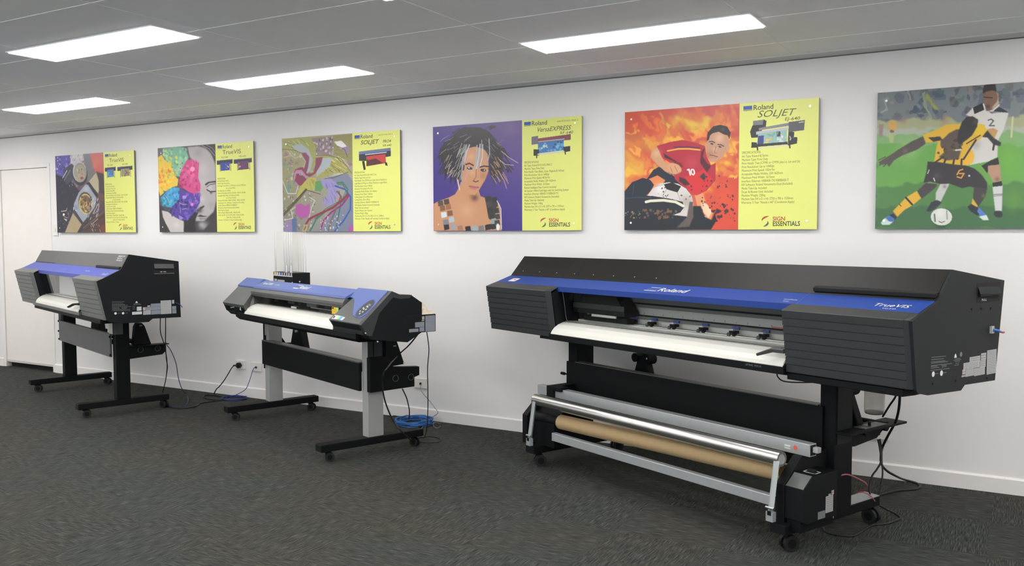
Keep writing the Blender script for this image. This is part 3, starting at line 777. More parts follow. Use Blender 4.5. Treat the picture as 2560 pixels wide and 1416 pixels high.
  ('g',[(206,84,60),(198,72,66),(214,70,48),(222,110,50)]),
  ('w',26,90),
  ('n',(214,104,58),21,14,[-11,-20,739,335],33.7,80.8,5),
  ('n',(226,140,60),1,50,[-8,31,724,468],17.6,54.1,5),
  ('n',(234,168,64),2,40,[29,46,724,468],13.5,43.2,4),
  ('n',(240,196,70),22,22,[29,72,724,468],8.1,27.0,3),
  ('b',(236,190,60),364,91,83,79,0.8),
  ('b',(238,205,60),485,79,61,59,0.8),
  ('b',(232,170,60),272,224,84,80,0.7),
  ('b',(230,160,62),143,176,86,81,0.6),
  ('b',(236,180,60),69,335,80,75,0.8),
  ('b',(238,200,60),50,423,66,62,0.8),
  ('b',(236,190,60),652,257,65,64,0.7),
  ('b',(240,196,50),553,408,80,79,0.9),
  ('b',(244,214,40),522,472,61,59,0.9),
  ('b',(240,200,50),604,358,60,59,0.8),
  ('b',(226,120,56),586,99,86,84,0.7),
  ('b',(212,84,60),109,53,79,74,0.7),
  ('b',(205,74,62),682,67,71,70,0.7),
  ('b',(222,82,46),672,555,92,91,0.9),
  ('b',(218,74,46),658,691,92,92,0.9),
  ('b',(216,110,54),380,157,41,40,0.5),
  ('w',0,1),
  ('p',(226,150,100),[[462,527],[514,521],[537,591],[580,648],[559,704],[521,680],[481,610]],1),
  ('p',(238,205,170),[[500,584],[541,591],[573,638],[551,677],[523,644]],1),
  ('p',(28,30,48),[[193,371],[242,349],[335,420],[400,492],[339,517],[253,464],[152,427]],0),
  ('p',(178,38,58),[[214,224],[299,204],[382,195],[464,216],[526,241],[535,303],[564,356],[593,345],[593,449],[537,512],[478,537],[429,529],[393,488],[336,433],[304,332],[254,300]],0),
  ('b',(206,72,84),442,338,48,46,0.6),
  ('p',(210,42,46),[[398,422],[525,381],[578,448],[537,506],[477,536],[431,528]],2),
  ('p',(70,22,40),[[363,421],[405,436],[434,470],[400,475],[364,447]],2),
  ('p',(120,24,44),[[318,326],[374,335],[388,362],[361,364]],2),
  ('p',(64,30,44),[[260,270],[303,299],[360,334],[332,326],[268,297]],1),
  ('l',(232,180,70),8.9,[[287,258],[356,249],[425,252],[493,262]]),
  ('l',(70,40,96),6.1,[[328,237],[411,238],[493,250]]),
  ('p',(84,26,40),[[525,250],[512,302],[537,342],[564,363],[539,401],[496,340],[502,275]],1),
  ('p',(60,50,60),[[493,425],[519,400],[534,427],[521,449]],1),
  ('l',(236,228,224),9.4,[[417,380],[426,378],[434,411]]),
  ('p',(236,228,224),[[464,392],[464,400],[463,407],[459,412],[454,415],[449,414],[443,410],[439,404],[436,396],[435,388],[437,381],[440,376],[445,374],[451,375],[457,379],[461,385]],0),
  ('p',(200,46,56),[[456,393],[456,398],[456,402],[455,405],[452,406],[450,405],[447,403],[445,400],[444,395],[443,390],[444,386],[445,384],[447,382],[450,383],[452,385],[454,389]],0),
  ('p',(206,152,112),[[216,226],[181,257],[173,292],[220,342],[271,384],[307,405],[362,396],[380,383],[361,358],[322,333],[276,334],[246,289]],1),
  ('b',(228,180,140),217,268,32,30,0.7),
  ('p',(214,158,118),[[377,387],[370,397],[357,403],[340,405],[323,401],[307,392],[295,380],[289,366],[289,353],[297,342],[310,336],[327,335],[344,339],[360,348],[372,360],[378,373]],1),
  ('l',(160,100,74),3.4,[[305,359],[320,393]]),
  ('l',(160,100,74),3.4,[[333,353],[352,390]]),
  ('l',(150,90,70),4.1,[[292,392],[335,410],[369,394]]),
  ('p',(196,146,118),[[539,277],[526,250],[536,212],[559,173],[595,161],[655,180],[675,220],[663,270],[638,308],[596,340],[556,337]],1),
  ('b',(222,180,152),613,197,36,36,0.8),
  ('b',(150,98,80),554,291,27,26,0.5),
  ('b',(220,172,146),586,263,16,16,0.7),
  ('p',(34,30,32),[[535,212],[541,160],[574,125],[619,117],[661,132],[682,169],[674,210],[663,181],[648,180],[608,159],[572,166],[556,178],[549,204]],0),
  ('b',(86,78,78),634,147,14,14,0.7),
  ('l',(52,36,34),5.3,[[551,216],[568,214],[585,223]]),
  ('l',(52,36,34),5.2,[[605,235],[625,238],[640,247]]),
  ('p',(50,38,40),[[578,232],[577,233],[574,234],[571,234],[567,234],[563,233],[560,231],[558,229],[558,227],[559,226],[561,225],[565,224],[568,225],[572,226],[575,228],[577,230]],0),
  ('p',(50,38,40),[[628,253],[627,254],[625,255],[622,255],[618,255],[614,253],[611,251],[609,249],[609,247],[610,246],[613,245],[616,245],[620,246],[623,247],[626,249],[628,251]],0),
  ('l',(160,108,90),4.6,[[592,247],[585,283],[595,288]]),
  ('l',(138,70,66),5.9,[[558,296],[578,300],[603,309]]),
  ('l',(178,120,102),4.0,[[565,311],[595,316]]),
  ('p',(198,150,124),[[675,261],[672,267],[669,271],[665,273],[661,273],[658,271],[656,266],[656,260],[657,254],[660,249],[664,244],[668,242],[671,242],[674,245],[676,249],[676,255]],0),
  ('p',(224,132,74),[[165,427],[222,406],[273,438],[253,472],[175,485]],1),
  ('p',(20,30,46),[[0,501],[51,444],[124,419],[174,434],[200,466],[176,504],[141,539],[0,566]],0),
  ('l',(50,70,80),4.3,[[66,458],[54,526]]),
  ('p',(214,208,202),[[457,593],[448,645],[417,689],[368,718],[309,728],[248,717],[196,686],[160,640],[145,586],[156,533],[189,489],[239,460],[298,452],[358,464],[409,495],[444,540]],0),
  ('b',(176,160,146),414,575,52,50,0.8),
  ('b',(240,238,234),240,490,43,41,0.7),
  ('p',(26,24,26),[[264,464],[316,453],[376,480],[353,517],[281,495]],0),
  ('l',(150,140,134),2.8,[[282,495],[256,538]]),
  ('l',(150,140,134),2.7,[[353,517],[369,561]]),
  ('l',(150,140,134),2.8,[[264,464],[211,476]]),
  ('n',(30,26,26),7,26,[169,479,450,560],2.7,8.2),
  ('p',(22,30,40),[[-2,549],[83,527],[192,535],[299,553],[387,575],[398,608],[372,641],[268,674],[160,658],[0,691]],0),
  ('l',(226,220,196),16.9,[[146,571],[178,565],[264,563],[341,575],[391,601]]),
  ('l',(40,60,80),7.2,[[0,546],[83,541],[178,546]]),
  ('p',(18,24,30),[[-1,646],[124,651],[345,658],[435,669],[454,603],[501,604],[528,670],[572,690],[590,645],[602,691],[567,747],[0,749]],1),
  ('p',(96,84,78),[[431,576],[453,576],[457,669],[431,729],[348,735],[415,669]],2),
  ('n',(128,88,56),3,46,[127,619,344,677],4.2,13.9),
  ('n',(196,160,120),13,20,[6,630,116,671],2.8,7.1),
  ('n',(60,30,30),4,60,[505,410,717,704],2.6,9.2),
  ('n',(40,26,34),5,16,[563,593,669,698],6.6,17.1),
 ]),
 6: dict(seam=760, res=(420, 290), prims=[
  ('g',[(112,118,124),(96,104,110),(84,138,66),(66,110,70)]),
  ('w',9,60),
  ('p',(120,126,130),[[-4,-8],[680,-7],[1214,41],[1218,222],[-4,152]],6),
  ('n',(96,104,112),1,70,[-1,-17,1206,171],14.5,34.7),
  ('n',(138,144,140),2,26,[-1,-17,1206,171],8.1,23.2),
  ('n',(76,86,98),3,24,[152,3,701,162],12.0,30.0),
  ('p',(150,156,80),[[243,19],[273,34],[309,102],[295,114],[252,65]],3),
  ('l',(140,144,128),15.1,[[157,5],[155,58]]),
  ('l',(140,146,130),16.2,[[231,18],[253,169]]),
  ('l',(150,156,150),10.3,[[32,28],[32,108]]),
  ('p',(164,166,128),[[-3,165],[158,153],[390,178],[688,173],[1218,205],[1220,274],[0,212]],5),
  ('b',(176,132,112),334,182,23,26,0.6),
  ('b',(170,130,110),129,161,24,26,0.5),
  ('p',(172,176,160),[[-1,202],[279,216],[1219,262],[1221,314],[3,258]],6),
  ('p',(128,170,110),[[-1,241],[222,238],[450,251],[1220,303],[1224,440],[1,389]],4),
  ('p',(104,162,74),[[-7,290],[1221,343],[1232,760],[-2,758]],6),
  ('b',(150,190,120),169,319,71,78,0.6),
  ('b',(112,176,62),646,392,69,79,0.8),
  ('p',(80,128,66),[[-3,500],[1226,519],[1232,760],[-2,758]],8),
  ('p',(66,108,66),[[-6,629],[1229,643],[1232,760],[-2,758]],8),
  ('b',(96,150,64),656,598,58,66,0.7),
  ('w',0,1),
  ('p',(206,160,90),[[103,185],[102,197],[97,207],[90,213],[82,215],[73,212],[65,205],[59,194],[57,182],[58,170],[62,160],[69,154],[77,152],[86,155],[94,162],[100,173]],2),
  ('p',(110,100,80),[[87,216],[86,219],[84,221],[81,222],[76,223],[72,222],[69,220],[66,217],[65,214],[66,211],[68,209],[71,207],[75,207],[80,208],[83,210],[86,212]],1),
  ('p',(170,186,120),[[56,228],[89,227],[84,276],[68,278]],2),
  ('p',(150,130,126),[[9,172],[34,174],[27,246],[11,239]],3),
  ('l',(196,196,150),9.2,[[651,177],[647,278]]),
  ('p',(186,166,142),[[529,93],[538,43],[581,47],[587,104],[559,133]],1),
  ('p',(128,92,74),[[513,38],[526,30],[564,33],[582,60],[578,91],[553,123],[531,119],[516,86]],1),
  ('b',(74,52,44),536,116,13,15,0.9),
  ('p',(44,34,34),[[510,38],[516,4],[538,-2],[568,2],[574,40],[553,32],[526,36],[516,45]],1),
  ('l',(40,30,30),4.7,[[517,64],[555,71]]),
  ('p',(166,124,100),[[585,57],[585,62],[584,65],[583,68],[581,68],[580,67],[578,65],[577,61],[576,57],[576,52],[577,49],[578,47],[580,46],[582,47],[583,49],[584,53]],0),
  ('b',(50,36,34),539,132,10,11,0.8),
  ('p',(212,208,202),[[436,150],[470,111],[514,117],[554,152],[592,148],[632,154],[612,236],[588,291],[587,377],[545,399],[459,414],[452,283],[477,234],[496,185]],1),
  ('p',(36,34,38),[[467,114],[513,93],[521,130],[475,149]],0),
  ('p',(38,38,42),[[559,139],[590,120],[632,151],[597,147]],0),
  ('l',(216,212,208),7.1,[[516,100],[526,136],[559,138],[587,110]]),
  ('p',(120,84,66),[[525,118],[547,126],[563,118],[545,138],[529,136]],1),
  ('l',(90,86,90),6.4,[[540,185],[553,180],[564,190],[546,214],[568,215]]),
  ('b',(160,156,150),486,310,27,31,0.6),
  ('b',(170,166,160),457,371,28,31,0.6),
  ('p',(42,38,40),[[514,420],[556,394],[590,380],[596,417],[546,421],[543,461]],0),
  ('p',(184,142,116),[[544,421],[599,417],[607,500],[589,511],[567,501],[548,461]],1),
  ('b',(110,78,66),588,493,13,15,0.6),
  ('p',(40,36,36),[[566,511],[609,503],[613,527],[571,532]],0),
  ('p',(206,206,206),[[568,532],[614,527],[614,657],[583,657]],1),
  ('l',(90,90,96),3.4,[[573,572],[614,570]]),
  ('l',(90,90,96),2.8,[[573,580],[614,577]]),
  ('p',(44,48,46),[[618,678],[616,684],[611,689],[604,692],[596,691],[588,688],[582,683],[579,677],[578,669],[580,663],[585,658],[592,656],[600,656],[607,659],[613,664],[617,671]],1),
  ('p',(196,150,90),[[537,232],[563,227],[586,241],[567,289],[538,263]],1),
  ('p',(196,196,192),[[300,559],[325,503],[365,511],[345,560],[325,606],[302,597]],1),
  ('b',(120,96,86),343,523,11,13,0.6),
  ('p',(48,52,56),[[257,652],[280,606],[308,594],[331,607],[305,640],[272,657]],1),
  ('p',(52,48,50),[[504,230],[537,238],[566,277],[602,304],[598,322],[568,314],[539,275],[500,267]],1),
  ('l',(48,44,44),9.3,[[572,296],[566,339]]),
  ('p',(222,176,54),[[231,242],[302,217],[346,194],[414,197],[491,201],[519,206],[536,238],[512,274],[470,309],[454,321],[478,365],[474,396],[448,417],[392,409],[289,388],[297,325],[306,284],[248,284]],1),
  ('p',(228,190,40),[[480,203],[519,206],[536,238],[506,267],[478,253]],1),
  ('p',(236,180,50),[[428,363],[471,334],[480,372],[472,403],[448,417],[430,395]],1),
  ('p',(92,78,70),[[317,282],[360,240],[393,223],[421,224],[425,307],[399,330],[354,334],[319,307]],2),
  ('p',(88,76,64),[[311,364],[354,328],[416,338],[407,381],[346,385]],3),
  ('n',(60,52,44),9,14,[308,278,416,379],6.0,14.4),
  ('p',(60,52,46),[[258,259],[315,256],[328,276],[283,283]],1),
  ('l',(60,52,44),9.4,[[430,382],[485,285]]),
  ('l',(60,52,44),5.9,[[442,301],[505,261]]),
  ('l',(206,206,196),8.3,[[393,333],[416,331]]),
  ('l',(60,50,44),9.0,[[295,392],[333,365]]),
  ('l',(60,50,44),9.6,[[336,403],[345,378]]),
  ('l',(60,50,44),9.5,[[381,408],[385,383]]),
  ('l',(60,50,44),8.9,[[420,410],[421,382]]),
  ('p',(48,46,48),[[396,280],[404,230],[418,186],[439,161],[467,159],[493,179],[489,216],[467,259],[441,282],[409,306]],1),
  ('b',(84,80,82),480,190,12,14,0.7),
  ('p',(84,76,70),[[232,251],[178,274],[110,316],[76,340],[35,365],[12,380],[19,396],[55,391],[65,408],[90,373],[130,349],[204,321],[246,291]],1),
  ('b',(120,110,104),146,324,18,20,0.6),
  ('l',(84,76,70),5.7,[[53,365],[15,398]]),
  ('l',(84,76,70),5.6,[[63,379],[37,405]]),
  ('l',(80,72,66),5.0,[[46,352],[11,369]]),
  ('p',(54,48,52),[[258,387],[312,393],[381,408],[448,417],[482,434],[516,466],[543,510],[542,547],[499,539],[465,526],[427,534],[364,508],[320,509],[273,495],[239,501],[253,444]],1),
  ('b',(96,88,92),305,465,23,25,0.5),
  ('l',(224,160,60),6.5,[[401,462],[411,441],[427,435]]),
  ('l',(224,160,60),6.5,[[402,474],[421,481],[434,457],[412,457]]),
  ('l',(220,214,206),4.8,[[289,477],[295,493]]),
  ('l',(210,206,196),4.2,[[259,451],[266,432]]),
  ('p',(214,214,214),[[463,470],[462,472],[462,474],[460,475],[458,475],[457,475],[455,474],[454,472],[454,470],[454,468],[455,467],[456,466],[458,465],[460,466],[461,467],[462,468]],0),
  ('p',(70,62,64),[[210,544],[251,501],[308,509],[298,528],[266,558],[233,586]],1),
  ('p',(66,60,60),[[482,533],[542,540],[538,577],[504,637],[478,606]],1),
  ('b',(118,124,70),528,577,12,13,0.6),
  ('p',(224,174,50),[[154,578],[207,543],[230,583],[189,620],[150,644],[113,682],[90,650],[124,612]],1),
  ('l',(50,46,44),9.8,[[154,578],[186,616]]),
  ('l',(60,50,44),4.3,[[121,612],[130,624]]),
  ('p',(222,176,60),[[473,621],[477,588],[504,631],[493,637]],1),
  ('p',(36,40,50),[[72,672],[92,663],[112,685],[98,701]],0),
  ('p',(200,222,214),[[29,714],[47,691],[70,678],[96,691],[94,707],[73,726],[37,726]],1),
  ('p',(70,110,190),[[53,688],[75,675],[98,693],[93,710],[72,707]],1),
  ('p',(34,38,48),[[454,633],[470,618],[504,640],[522,668],[501,680],[467,655]],1),
  ('p',(84,124,206),[[500,658],[507,637],[532,665],[544,680],[517,686]],1),
  ('p',(214,226,214),[[507,686],[544,677],[556,705],[529,704]],1),
  ('b',(40,70,44),333,731,34,37,0.7),
  ('p',(214,216,206),[[383,686],[380,703],[370,718],[354,728],[334,731],[314,728],[297,718],[284,703],[279,685],[282,667],[293,652],[309,643],[329,639],[349,643],[366,653],[378,668]],0),
  ('b',(232,234,226),323,665,28,31,0.7),
  ('l',(110,116,112),7.7,[[297,671],[301,709]]),
  ('l',(150,154,150),5.9,[[356,653],[359,697]]),
  ('l',(60,64,64),3.5,[[320,709],[332,716],[347,709]]),
 ]),
}

YF_ = -(PT + 0.0006)
def mm(x, y, k=1): return (x / 1000.0, YF_ - 0.0003 * k, PH - y / 1000.0)
XD, ZD = (1, 0, 0), (0, 0, 1)
def rect_mm(mb, x0, y0, x1, y1, m, k=1):
    mb.quad(mm(x0, y1, k), mm(x1, y1, k), mm(x1, y0, k), mm(x0, y0, k), m)
def poly_mm(mb, pts, m, k=1): mb.add([mm(x, y, k) for x, y in pts], [tuple(range(len(pts)))], m)
def crescent(mb, cx, cy, rx, ry, a0, a1, th, m, k):
    n = 12; out = []; inn = []
    for i in range(n + 1):
        t = i / n; a = R(a0 + (a1 - a0) * t); wd = th * math.sin(math.pi * t) ** 0.8
        out.append((cx + rx * math.cos(a), cy - ry * math.sin(a))); inn.append((cx + (rx - wd) * math.cos(a), cy - (ry - wd) * math.sin(a)))
    for i in range(n): poly_mm(mb, [out[i], out[i + 1], inn[i + 1], inn[i]], m, k)

def poster(k, x, width, label, lettering=None, specs=None, spec_y=292, step=20.5, spec_size=19, thumb=None, es=(872, 678), es_s=1.0):
    p = empty('wall_poster', (x, -0.014, 1.399), 0, label, 'poster')
    a = ART[k]; sm = a['seam']; full = lettering is None
    MB().box(0, width, -PT, -0.0015, 0, PH).build('backing_board', PEDGE, p, 0.001)
    rx = 1188 if full else sm
    print_mesh('printed_picture', a['prims'], (0, 0, rx, 748), int(a['res'][0] * 1.35), int(a['res'][1] * 1.35), p, YF_)
    if not full:
        yp = MB(); rect_mm(yp, sm, 0, 1188, 748, PYEL, 0); pan = yp.build('information_panel', PYEL, p)
        items = []; lg = MB()
        lx, ly = lettering['logo']
        rect_mm(lg, lx, ly, lx + 52, ly + 22, PBLUE, 1); rect_mm(lg, lx, ly + 25, lx + 52, ly + 28, PTXTD, 1)
        cx, cy = es; s_ = es_s
        crescent(lg, cx + 38 * s_, cy + 17 * s_, 34 * s_, 22 * s_, 75, 200, 11 * s_, PRED, 1)
        crescent(lg, cx + 14 * s_, cy + 36 * s_, 30 * s_, 20 * s_, -95, 40, 11 * s_, PGRN, 1)
        lg.build('company_emblem', PBLUE, pan)
        text('maker_name', [('Roland', 0.042, mm(lx + 57, ly + 27), XD, ZD, PTXTD, 1.02, 0, 0.006)], pan)
        nm = []; nm.append(('SIGN', 0.032 * s_, mm(cx + 66 * s_, cy + 22 * s_), XD, ZD, PRED, 1.0, 0, 0.02))
        nm.append(('ESSENTIALS', 0.037 * s_, mm(cx + 66 * s_, cy + 52 * s_), XD, ZD, PTXTD, 0.80, 0, 0.02))
        text('company_name', nm, pan)
        for it in lettering['items']: items.append((it[0], it[1], mm(it[2], it[3]), XD, ZD, PTXT) + tuple(it[4:]))
        text('title_lettering', items[:1], pan)
        if len(items) > 1: text('model_lettering', items[1:], pan)
        its = []
        for i, ln in enumerate(specs):
            if ln: its.append((ln.lstrip('>'), spec_size / 1000.0, mm(sm + 17 + (100 if ln.startswith('>') else 0), spec_y + 10 + step * i), XD, ZD, PTXT, 0.74, 0, 0))
        text('specification_text', its, pan)
        for (r_, pr, n1, n2) in thumb: print_mesh('machine_picture', [('g', [(230, 234, 124)] * 4)] + pr, r_, n1 * 2, n2 * 2, pan, YF_ - 0.00015)
    sx = [(45, 47), (45, 702)] + ([] if full else [(1140, 45), (1133, 700)])
    for q in sx: MB().cyl((q[0] / 1000, 0.0135, PH - q[1] / 1000), (q[0] / 1000, YF_ - 0.003, PH - q[1] / 1000), 0.0065, SCREW, 14).build('mounting_screw', SCREW, p)
    return p

D_, G_, K_ = (44, 42, 66), (120, 120, 124), (30, 32, 34)
def P_(c, *pts, s=0): return ('p', c, list(pts), s)
def T_small(x, y, c, w_=185, leg=True, inner=()):
    return [P_(D_, (x, y + 4), (x + w_, y), (x + w_, y + 36), (x, y + 40)), ('l', (84, 84, 130), 5, [(x + 4, y + 8), (x + w_ - 4, y + 5)]),
            P_(c, (x + w_ * .22, y + 24), (x + w_ * .8, y + 22), (x + w_ * .82, y + 90), (x + w_ * .24, y + 94)),
            ('l', (60, 56, 54), 5, [(x + w_ * .2, y + 36), (x + w_ * .2, y + 100)]), ('l', (60, 56, 54), 5, [(x + w_ * .86, y + 34), (x + w_ * .88, y + 98)])] + list(inner)
SP5 = ['SPECIFICATIONS:', 'Ink Type: Roland EJ Series', 'Machine Type: Print Only', 'Print Heads: Two (CYMK or CMYK plus Lc, Lm and Lk)', 'Print Resolution: Up to 1440dpi', 'Maximum Print Speed: 102m\u00b2/hr', 'Acceptable Media Widths: 259-1625mm', 'Maximum Print Width: 1615mm', 'Interface: Ethernet 100BASE-TX/1000BASE-T', 'RIP Software: Roland Versaworks Dual (Included)', 'Media Take-Up: Included', 'Dryer & Blower Unit: Included', 'Machine Weight: 220kg', 'Machine Size (W x D x H): 2750 x 785 x 1520mm', 'Warranty: 5 Year "Needs x All" (Conditions Apply)']
SP4 = ['SPECIFICATIONS:', 'Ink Type: Roland ECO-SOL MAX 2', 'Machine Type: Print Only', 'Print Heads: One (Black, Cyan, Magenta & Yellow)', 'Print Resolution: Up to 1440dpi', 'Maximum Print Speed: 48.5m\u00b2/hr', 'Acceptable Media Widths: 259-1625mm', 'Maximum Print Width: 1615mm', 'Roland Intelligent Pass Control: Included', 'Ink System: 440ml Cartridges with Ink Switching System', 'Interface: Ethernet 10BASE-T/100BASE-TX', 'RIP Software: Roland Versaworks (Included)', 'Media Take-Up: Optional', 'Machine Weight: 140kg', 'Machine Size (W x D x H): 2575 x 795 x 1270mm', 'Warranty: 5 Year "Needs x All" (Conditions Apply)']
SP3 = ['SPECIFICATIONS:', 'Ink Type: Roland ECO-SOL MAX 2 Ink', 'Machine Type: Print and Cut', 'Print Heads: Two (CMYKLcLm (Light Black & Metallic) or', '(Light Black & White) or (White Metallic) or (Light Black)', 'Print Resolution: Up to 1440dpi', 'Maximum Print Speed: 49.1m\u00b2/hr', 'Acceptable Media Widths: 210-1625mm', 'Maximum Print Width: 1600mm', 'Cutting Speed: 10 to 600mm/sec', 'Cutting Force: 30 to 300 gf', 'Interface: Ethernet 10BASE-T/100BASE-TX', 'RIP Software: Roland Versaworks (Included)', 'Media Take-Up: Included', 'Dryer & Blower Unit: Optional', 'Machine Weight: 200kg', 'Machine Size (W x D x H): 2950 x 1211 x 1268mm', 'Warranty: 5 Year "Needs x All" warranty (Conditions Apply)']
SP2 = ['SPECIFICATIONS:', 'Ink Type: Roland TrueVIS', 'Machine Type: Print and Cut', 'Print Heads: Two (CMYK x 2, CMYK plus Lc, Lm, Lk, CMYK plus', '>Lc, Lm, Lk and White)', 'Print Resolution: Up to 900dpi', 'Maximum Print Speed: 23.8m\u00b2/hr (VG-540)   34.8m\u00b2/hr (VG-640)', 'Acceptable Media Widths: 210-1625mm (VG-640)', '>210-1371mm (VG-540)', 'Maximum Print Width: 1600mm (VG-640)   1346mm (VG-540)', 'Cutting Speed: 10 to 300mm/sec  Cutting Force: 30 to 500 gf', 'Interface: Ethernet 100BASE-TX/1000BASE-T', 'RIP Software: Roland Versaworks Dual (Included)', 'Media Take-Up: Optional', 'Machine Weight: 185kg (VG-640)   160kg (VG-540)', 'Machine Size (W x D x H): 2795 x 748 x 1314mm (VG-640)', '>2540 x 748 x 1314mm (VG-540)', 'Warranty: 2 Yr Parts & 1 Yr Labour (Conditions Apply)']
SP1 = ['SPECIFICATIONS:', 'Ink Type: Roland TrueVIS', 'Machine Type: Print and Cut', 'Print Heads: Dual (CMYK)', 'Print Resolution: Up to 900dpi', 'Maximum Print Speed: 5.1m\u00b2/hr (SG-300)   7.2m\u00b2/hr (SG-540)', 'Acceptable Media Widths: 210-1371mm (SG-540)', '>210-762mm (SG-300)', 'Maximum Print Width: 1346mm (SG-540)   736mm (SG-300)', 'Cutting Speed: 10 to 300mm/sec', 'Cutting Force: 30 to 300 gf', 'Interface: Ethernet 100BASE-TX/1000BASE-T', 'RIP Software: Roland Versaworks Dual (Included)', 'Media Take-Up: Optional', 'Machine Weight: 115kg (SG-300)   145kg (SG-540)', 'Machine Size (W x D x H): 1760 x 725 x 1314mm (SG-300)', '>2340 x 725 x 1314mm (SG-540)', 'Warranty: 2 Yr Parts & 1 Yr Labour']
poster(1, -8.229, PW, 'poster with two watch movements and a yellow text panel, nearest the door',
       dict(logo=(772, 18), items=[('TrueVIS', 0.050, 832, 96, 1.3, 0, 0.0), ('SG-300', 0.022, 802, 128, 1.2), ('SG-540', 0.022, 1020, 128, 1.2)]),
       SP1, 295, 20.7, 17, [((762, 136, 930, 262), T_small(764, 140, (70, 120, 180), 160, True, [('n', (110, 170, 220), 1, 12, [806, 168, 880, 236], 4, 12)]), 60, 44), ((944, 136, 1172, 262), T_small(948, 140, (150, 140, 110), 214, True, [('n', (150, 180, 60), 2, 10, [996, 168, 1060, 232], 5, 14), ('n', (110, 70, 70), 3, 12, [1050, 168, 1120, 232], 5, 14)]), 80, 44)], (945, 674), 0.92)
poster(2, -6.712, PW, 'poster with a grey face half covered in rainbow petals and a yellow text panel',
       dict(logo=(766, 17), items=[('TrueVIS', 0.052, 824, 94, 1.3, 0, 0.0), ('VG-540', 0.022, 806, 126, 1.2), ('VG-640', 0.022, 1018, 126, 1.2)]),
       SP2, 292, 20.6, 17, [((750, 134, 950, 236), T_small(754, 138, (58, 70, 150), 190, True, [('n', (200, 200, 220), 1, 6, [850, 170, 900, 220], 3, 9)]), 70, 36), ((954, 134, 1176, 236), T_small(958, 138, (100, 50, 96), 212, True, [('n', (220, 160, 170), 4, 8, [1010, 170, 1050, 220], 4, 12), ('l', (80, 70, 74), 5, [(1000, 226), (1140, 222)])]), 76, 36)], (935, 674), 0.96)
poster(3, -5.201, PW, 'poster of a long-tailed bird over jigsaw pieces, above the middle printer',
       dict(logo=(756, 18), items=[('SOLJET', 0.044, 812, 90, 1.25, 0.25, 0.012), ('PRO4', 0.030, 1026, 88, 1.05, 0.25, 0.012), ('XR-640', 0.022, 1024, 116, 1.2, 0.2, 0.01), ('with ECO-SOL MAX 2', 0.013, 985, 32, 1.1, 0.2)]),
       SP3, 296, 20.7, 18, [((792, 122, 1112, 286), [P_((50, 50, 58), (797, 142), (1103, 128), (1103, 190), (1050, 196), (860, 216), (797, 212)), P_((110, 120, 160), (797, 142), (1103, 128), (1103, 150), (800, 164)), ('l', (200, 204, 210), 7, [(860, 168), (1060, 160)]), P_((196, 60, 56), (868, 182), (1052, 172), (1056, 240), (868, 256)), P_((90, 40, 44), (872, 214), (960, 200), (1030, 240), (868, 256), s=1), ('n', (60, 44, 50), 3, 8, [880, 200, 980, 244], 5, 12), P_(K_, (826, 216), (850, 216), (862, 280), (842, 284)), P_(K_, (1044, 232), (1066, 236), (1072, 262), (1050, 256))], 110, 56)], (877, 678), 0.98)
poster(4, -3.715, PW, 'poster with a short-haired portrait on purple and a yellow text panel',
       dict(logo=(755, 14), items=[('VersaEXPRESS', 0.043, 850, 86, 0.98, 0.35, 0.004), ('RF-640', 0.027, 1026, 112, 1.25, 0.15, 0.004), ('with ECO-SOL MAX 2', 0.015, 1005, 30, 1.1, 0.2)]),
       SP4, 283, 21.4, 20, [((808, 106, 1116, 264), [P_((112, 100, 116), (813, 116), (862, 112), (866, 166), (813, 170)), P_((130, 60, 70), (862, 130), (1108, 114), (1108, 152), (862, 160)), ('l', (190, 190, 196), 5, [(866, 152), (1060, 144)]), P_((60, 120, 180), (862, 158), (1056, 148), (1056, 218), (862, 230)), ('n', (120, 180, 214), 2, 14, [870, 165, 1050, 215], 5, 18), ('n', (200, 214, 220), 5, 5, [880, 180, 960, 214], 5, 14), ('n', (40, 60, 90), 6, 5, [980, 160, 1040, 200], 5, 12), P_(K_, (828, 200), (870, 204), (870, 244), (828, 244)), P_(K_, (1052, 196), (1104, 192), (1104, 226), (1056, 232)), ('l', (210, 210, 190), 9, [(862, 236), (1058, 226)]), ('l', K_, 8, [(852, 236), (852, 258)]), ('l', K_, 8, [(1066, 226), (1068, 244)])], 120, 62)], (876, 668), 1.04)
